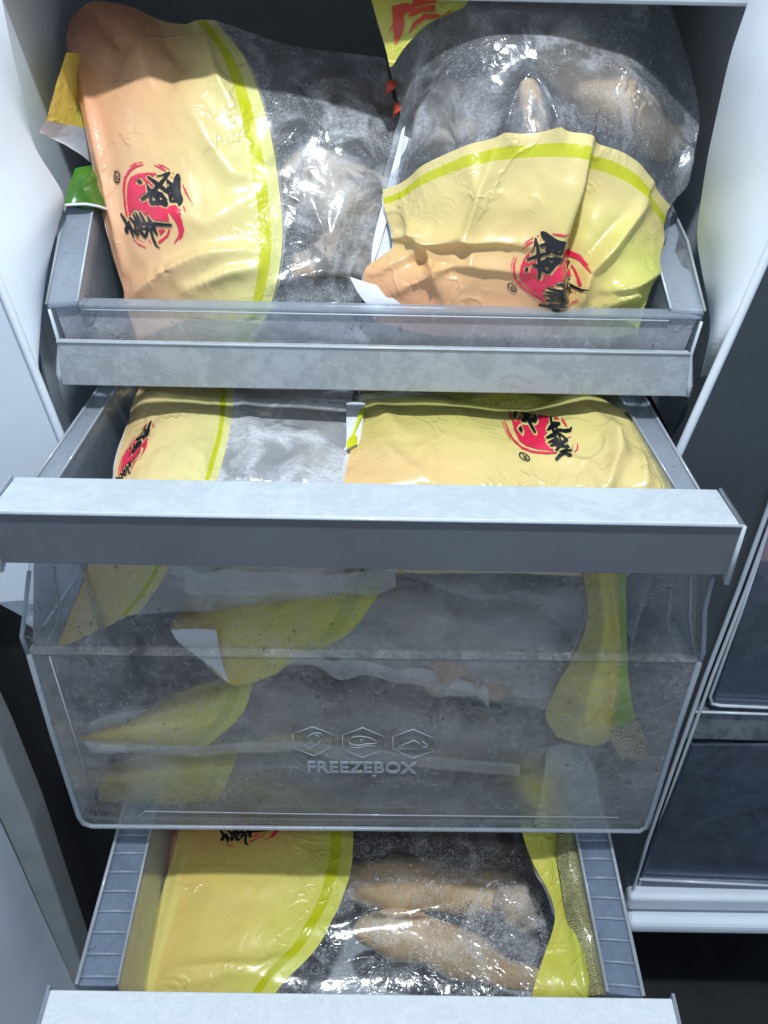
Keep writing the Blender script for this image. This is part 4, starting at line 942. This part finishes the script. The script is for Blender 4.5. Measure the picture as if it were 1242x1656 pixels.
emblem(F1, ff_, [[-.047, .1148, 814], [-.1534, .0287, 754.2]], crop=lambda x, y: y > 672 + 4 * np.sin(x * .03) + (x - 880) * .03)

# ---- stack seen through the front panel of the middle drawer
S1 = bag('yellow bag end with a white folded corner pressed to the middle drawer front', P(500, 1050, Y=.45))
rows = [('Y', .445, [(296, 985, .006), (380, 958), (490, 942), (642, 922), (760, 930), (880, 940), (960, 960, .02)]),
        ('Y', .420, [(280, 1010, .004), (360, 1006), (460, 996), (610, 965), (740, 1000), (870, 1020), (960, 1030, .02)]),
        ('Y', .413, [(300, 1035, .004), (368, 1052), (452, 1048), (570, 1020), (720, 1055), (850, 1080), (935, 1095, .02)]),
        ('Y', .420, [(352, 1088), (385, 1106), (440, 1090), (505, 1058), (640, 1085), (780, 1118), (900, 1130)])]
f1 = film(rows, 61, (110, 150), ex=.02, amp=.002, creases=[([(350, 1020), (372, 1100)], .003, 8, 8), ([(400, 1000), (520, 960), (600, 950)], .004, 10, 14)])
put_film(S1, f1, PF_Y, FILM_M, 3 / 6); back(S1, f1, WHITEF, .025, .002, cols=(0, 72))
wt = film([('Y', .409, [(276, 1018), (312, 1016), (350, 1018)]), ('Y', .408, [(290, 1040), (325, 1045), (356, 1060)]), ('Y', .408, [(340, 1075), (355, 1088), (370, 1104)])], 62, (24, 30), ex=0)
gridmesh('white_corner', wt.G, WHITEF, S1)
def ribbon(root, name, path, w, mat, Y):
    a = dense([P(x, y, Y=Y) for x, y in path], 50); b = dense([P(x, y + w, Y=Y) for x, y in path], 50); rr = np.random.default_rng(int(w * 7)); a = np.array(a); b = np.array(b)
    a += vnoise(50, 4, 9, rr)[:, :1] * np.array([0, .0010, .0006]); b += vnoise(50, 4, 7, rr)[:, :1] * np.array([0, .0012, .0011])
    G = np.array([a, (np.array(a) + np.array(b)) / 2 + np.array([0, -.0015, 0]), b]); gridmesh(name, resample(G, 9, 60), mat, root)
ribbon(S1, 'seam', [(470, 1052), (560, 1064), (660, 1082), (765, 1100), (790, 1112)], 24, FILM_W, .411)
ribbon(S1, 'seam', [(300, 918), (360, 926), (470, 924), (560, 925), (640, 915)], 34, FILM_W, .411)  # not a seam: white ribbon standing in for glare on the clear film
S2 = bag('olive yellow bag end, second from the bottom behind the drawer front', P(400, 1180, Y=.46))
rows = [('Y', .455, [(225, 1150), (295, 1112), (362, 1092), (438, 1072), (620, 1090), (780, 1125), (890, 1130)]), ('Y', .432, [(155, 1180), (240, 1156), (330, 1132), (412, 1105), (600, 1140), (760, 1160), (880, 1180)]),
        ('Y', .424, [(126, 1190), (210, 1186), (290, 1176), (392, 1155), (560, 1180), (730, 1200), (880, 1215)]), ('Y', .428, [(132, 1199), (200, 1203), (270, 1206), (335, 1204), (530, 1205), (720, 1225), (870, 1240)])]
f3 = film(rows, 63, (90, 150), ex=.02, amp=.002); put_film(S2, f3, PF_Y, FILM_S, 3 / 6); back(S2, f3, WHITEF, .03, .002, cols=(0, 72))
ribbon(S2, 'seam', [(205, 1196), (330, 1203), (470, 1196), (620, 1212), (840, 1236)], 20, FILM_W, .420)
S3 = bag('lowest olive yellow bag end behind the drawer front', P(400, 1270, Y=.46))
rows = [('Y', .450, [(176, 1232), (240, 1216), (300, 1212), (388, 1210), (550, 1215), (720, 1240), (860, 1250)]), ('Y', .435, [(160, 1250), (235, 1246), (305, 1242), (378, 1238), (550, 1250), (720, 1265), (870, 1275)]),
        ('Y', .432, [(162, 1278), (235, 1276), (300, 1274), (366, 1268), (540, 1290), (710, 1300), (880, 1305)]), ('Y', .440, [(166, 1290), (232, 1293), (300, 1293), (352, 1290), (540, 1310), (700, 1320), (880, 1326)])]
f4 = film(rows, 65, (80, 150), ex=.02, amp=.002); put_film(S3, f4, PF_Y, FILM_S, 3 / 6); back(S3, f4, WHITEF, .03, .002, cols=(0, 72))
meat('chicken', 'brown chicken pressed against the middle drawer front near its centre', [('body', [(590, 985, .47, .02), (680, 1005, .455, .034), (780, 1035, .452, .038), (890, 1050, .46, .022)], SKIN4), ('wing', [(620, 1030, .44, .008), (670, 1000, .435, .014), (740, 1010, .437, .012), (760, 1070, .44, .008)], SKIN2), ('thigh', [(300, 950, .455, .014), (400, 955, .46, .02), (520, 945, .46, .018), (620, 960, .455, .012)], SKIN1)], SKIN3, 71)
meat('chicken', 'grey frozen chicken in the second bag behind the drawer front', [('body', [(400, 1150, .47, .016), (540, 1145, .462, .028), (680, 1170, .475, .032), (800, 1190, .48, .02)], SKIN3)], SKIN3, 73)
meat('chicken', 'grey frozen chicken in the lowest bag behind the drawer front', [('body', [(380, 1270, .48, .016), (520, 1270, .475, .022), (680, 1280, .475, .024), (800, 1285, .48, .014)], SKIN3)], SKIN3, 75)
R_ = bag('lemon and lime bag standing at the right behind the middle drawer front', P(980, 1100, Y=.44))
rows = [('Y', .428, [(938, 900), (962, 900), (988, 900), (1012, 900)]), ('Y', .420, [(950, 985), (972, 985), (992, 985), (1012, 985)]), ('Y', .412, [(938, 1040), (966, 1046), (992, 1050), (1013, 1052)]),
        ('Y', .407, [(908, 1095), (950, 1106), (985, 1108), (1016, 1100)]), ('Y', .407, [(884, 1152), (930, 1168), (975, 1165), (1022, 1145)]), ('Y', .412, [(900, 1190), (940, 1200), (985, 1192), (1030, 1168)])]
f5 = film(rows, 77, (150, 70), ex=.02, amp=.0016, creases=[([(925, 1090), (945, 1140), (962, 1195)], .008, 12, 14), ([(985, 1060), (990, 1120), (975, 1190)], .006, 10, 12), ([(985, 920), (995, 1000), (1000, 1060)], .005, 8, 8), ([(900, 1120), (960, 1130)], .003, 8, 8)])
gridmesh('printed_film', f5.G, PF_R, R_, np.stack(np.meshgrid(np.linspace(.1, .87, f5.G.shape[1]), np.linspace(1, 0, f5.G.shape[0])), -1)); back(R_, f5, WHITEF, .02, .001)
patt(R_, [('Y', .409, [(1030, 1162), (1010, 1172), (985, 1190)]), ('Y', .4085, [(1042, 1190), (1020, 1200), (996, 1212)]), ('Y', .409, [(1052, 1222), (1030, 1228), (1004, 1226)])], 79, 1.5, 1.5, (90, 90), ex=.01)
PB = thing('ice_bag', 'crumpled whitish clear bag at the lower right of the middle drawer', 'bag', P(920, 1300, Y=.43), None)
f6 = film([('Y', .43, [(885, 1205), (915, 1200), (945, 1208)]), ('Y', .418, [(880, 1250), (918, 1250), (962, 1250)]), ('Y', .418, [(872, 1300), (920, 1300), (970, 1300)]), ('Y', .425, [(862, 1330), (925, 1332), (985, 1332)])], 81, (90, 80), ex=.06, amp=.003)
gridmesh('clear_film', f6.G, clear_film('milky_film', .5, .35, .6, 0, haze=.4, col=(.62, .68, .66)), PB)
f7 = film([('Y', .445, [(960, 1180), (1000, 1235), (1040, 1240)]), ('Y', .425, [(950, 1250), (990, 1270), (1030, 1280)]), ('Y', .425, [(960, 1325), (1000, 1328), (1030, 1325)])], 82, (80, 80), ex=.05, amp=.003)
gridmesh('clear_film', f7.G, FILM_S, PB)
CL = bag('clear frosty side of a bag, whitened as if lit, filling the upper right of the middle drawer front', P(860, 1000, Y=.46))
f8 = film([('Y', .45, [(640, 905), (760, 905), (870, 905), (960, 905)]), ('Y', .432, [(650, 960), (760, 965), (870, 975), (962, 980)]), ('Y', .43, [(700, 1040), (790, 1050), (870, 1060), (945, 1060)]), ('Y', .44, [(740, 1120), (800, 1130), (870, 1140), (910, 1150)])], 83, (90, 110), ex=.03, amp=.003, creases=[([(770, 965), (830, 955), (900, 970)], .006, 8, 14)])
gridmesh('clear_film', f8.G, FILM_M, CL)  # bright zone at the top is put into the film colour

# ---- H: bag in the bottom drawer
H = bag('large yellow bag in the bottom drawer with crystal frosted clear side', P(500, 1580, Y=.36))
rows = [('Z', -0.665, [(292, 1270), (360, 1270), (430, 1270), (500, 1270), (572, 1270), (700, 1270), (820, 1270)]),
        ('Z', -0.658, [(290, 1340), (355, 1340, .002), (430, 1340, .002), (500, 1340), (571, 1342), (700, 1340), (862, 1345, -.006)]),
        ('Z', -0.658, [(277, 1395, -.003), (345, 1395, .003), (420, 1395, .003), (495, 1398), (568, 1402), (700, 1395), (890, 1395, -.006)]),
        ('Z', -0.660, [(260, 1452, -.003), (330, 1452, .003), (405, 1455, .004), (480, 1458), (551, 1462), (710, 1455), (910, 1445, -.006)]),
        ('Z', -0.662, [(243, 1520, -.003), (305, 1522, .002), (372, 1525, .003), (440, 1530), (510, 1535), (700, 1525), (905, 1515, -.006)]),
        ('Z', -0.666, [(226, 1592, -.002), (280, 1594), (335, 1596), (392, 1597), (450, 1598), (670, 1600), (872, 1602, -.004)]),
        ('Z', -0.685, [(215, 1660), (270, 1660), (325, 1660), (375, 1660), (420, 1660), (650, 1665), (850, 1665)])]
cr_h = [([(560, 1470), (640, 1482), (740, 1465), (800, 1430), (850, 1390)], .009, 14, 16), ([(500, 1400), (560, 1440), (610, 1480), (560, 1495), (490, 1500)], .006, 10, 12), ([(275, 1570), (350, 1560), (420, 1562), (470, 1545)], .006, 16, 7),
        ([(300, 1360), (285, 1430), (250, 1560)], .003, 6, 16), ([(330, 1420), (420, 1440), (480, 1420)], .002, 18, 18), ([(860, 1345), (880, 1400), (915, 1445)], .007, 12, 9), ([(300, 1590), (380, 1575), (440, 1585)], .003, 8, 8), ([(620, 1400), (700, 1380), (800, 1390)], .004, 16, 16)]
fh = film(rows, 91, (240, 280), ex=.010, fine=.012, creases=cr_h, amp=.0014, cells=8)
put_film(H, fh, PF_H, FILM_H, 4 / 6); back(H, fh, WHITEF, .04, .001, cols=(0, 187))
emblem(H, fh, [[.126, -.0389, 364.4], [-.0163, .0762, 1283.8]], reg=False)
meat('chicken', 'chicken with two stretched legs inside the bottom drawer bag',
     [('upper_leg', [(540, 1425, .440, .012), (640, 1428, .432, .021), (750, 1440, .430, .018), (830, 1450, .428, .019), (868, 1478, .422, .010)], SKIN1), ('lower_leg', [(570, 1500, .396, .010), (640, 1512, .393, .020), (740, 1540, .382, .018), (820, 1572, .368, .011), (890, 1592, .360, .007)], SKIN1),
      ('body', [(560, 1370, .50, .03), (700, 1370, .50, .045), (830, 1390, .48, .03), (850, 1480, .45, .02)], SKIN3), ('knuckle', [(800, 1445, .418, .010), (840, 1466, .414, .016), (868, 1495, .410, .009)], SKIN2)], SKIN1, 93)
Hb = bag('orange shaded bag fold behind the yellow bag in the bottom drawer', P(280, 1440, Y=.45))
fhb = film([('Z', -0.658, [(268, 1300), (300, 1300), (340, 1300)]), ('Z', -0.662, [(254, 1390), (285, 1380), (330, 1380)]), ('Z', -0.668, [(250, 1440), (270, 1440), (300, 1440)]), ('Z', -0.680, [(246, 1500), (255, 1500), (262, 1500)])], 94, (70, 50), ex=.03, amp=.002)
gridmesh('printed_film', fhb.G + np.array([0, .004, -.004]), PF_A, Hb, np.stack(np.meshgrid(np.linspace(0, .1, fhb.G.shape[1]), np.linspace(1, 0, fhb.G.shape[0])), -1))
back(Hb, fhb, WHITEF, .01, .0)
I_ = bag('bright lemon bag with wave patterned gusset along the right side of the bottom drawer', P(920, 1590, Y=.38))
fi = film([('Z', -.612, [(838, 1300), (870, 1300), (905, 1300)]), ('Z', -.612, [(846, 1350), (880, 1350), (912, 1350)]), ('Z', -.615, [(864, 1400), (892, 1400), (922, 1400)]), ('Z', -.617, [(886, 1440), (908, 1440), (930, 1440)]), ('Z', -.612, [(898, 1485), (916, 1480), (940, 1475)]), ('Z', -.610, [(882, 1540), (912, 1535), (952, 1530)]), ('Z', -.612, [(862, 1604), (912, 1606), (964, 1608)]), ('Z', -.64, [(850, 1660), (900, 1660), (950, 1660)])], 95, (180, 60), ex=.02, amp=.0015,
          creases=[([(918, 1470), (934, 1540), (948, 1610)], .007, 10, 7), ([(870, 1340), (896, 1400), (905, 1450)], .006, 8, 12), ([(880, 1560), (905, 1580), (920, 1610)], .003, 8, 8)])
gridmesh('printed_film', fi.G, PF_L, I_, np.stack(np.meshgrid(np.linspace(.5, .8, fi.G.shape[1]), np.linspace(1, 0, fi.G.shape[0])), -1)); back(I_, fi, WHITEF, .02, .0)
patt(I_, [('Z', -.600, [(930, 1320), (916, 1320), (900, 1320, -.008)]), ('Z', -.600, [(936, 1380), (920, 1385, .003), (902, 1390, -.006)]), ('Z', -.600, [(944, 1430), (926, 1432, -.004), (908, 1430, -.008)]), ('Z', -.600, [(952, 1480), (936, 1482, .003), (915, 1480, -.008)]), ('Z', -.600, [(972, 1540), (955, 1545, -.004), (934, 1545, -.008)]), ('Z', -.603, [(984, 1608), (968, 1608, .002), (950, 1610, -.008)])], 97, 2.0, 11, (260, 60), ex=.05, amp=.0025)
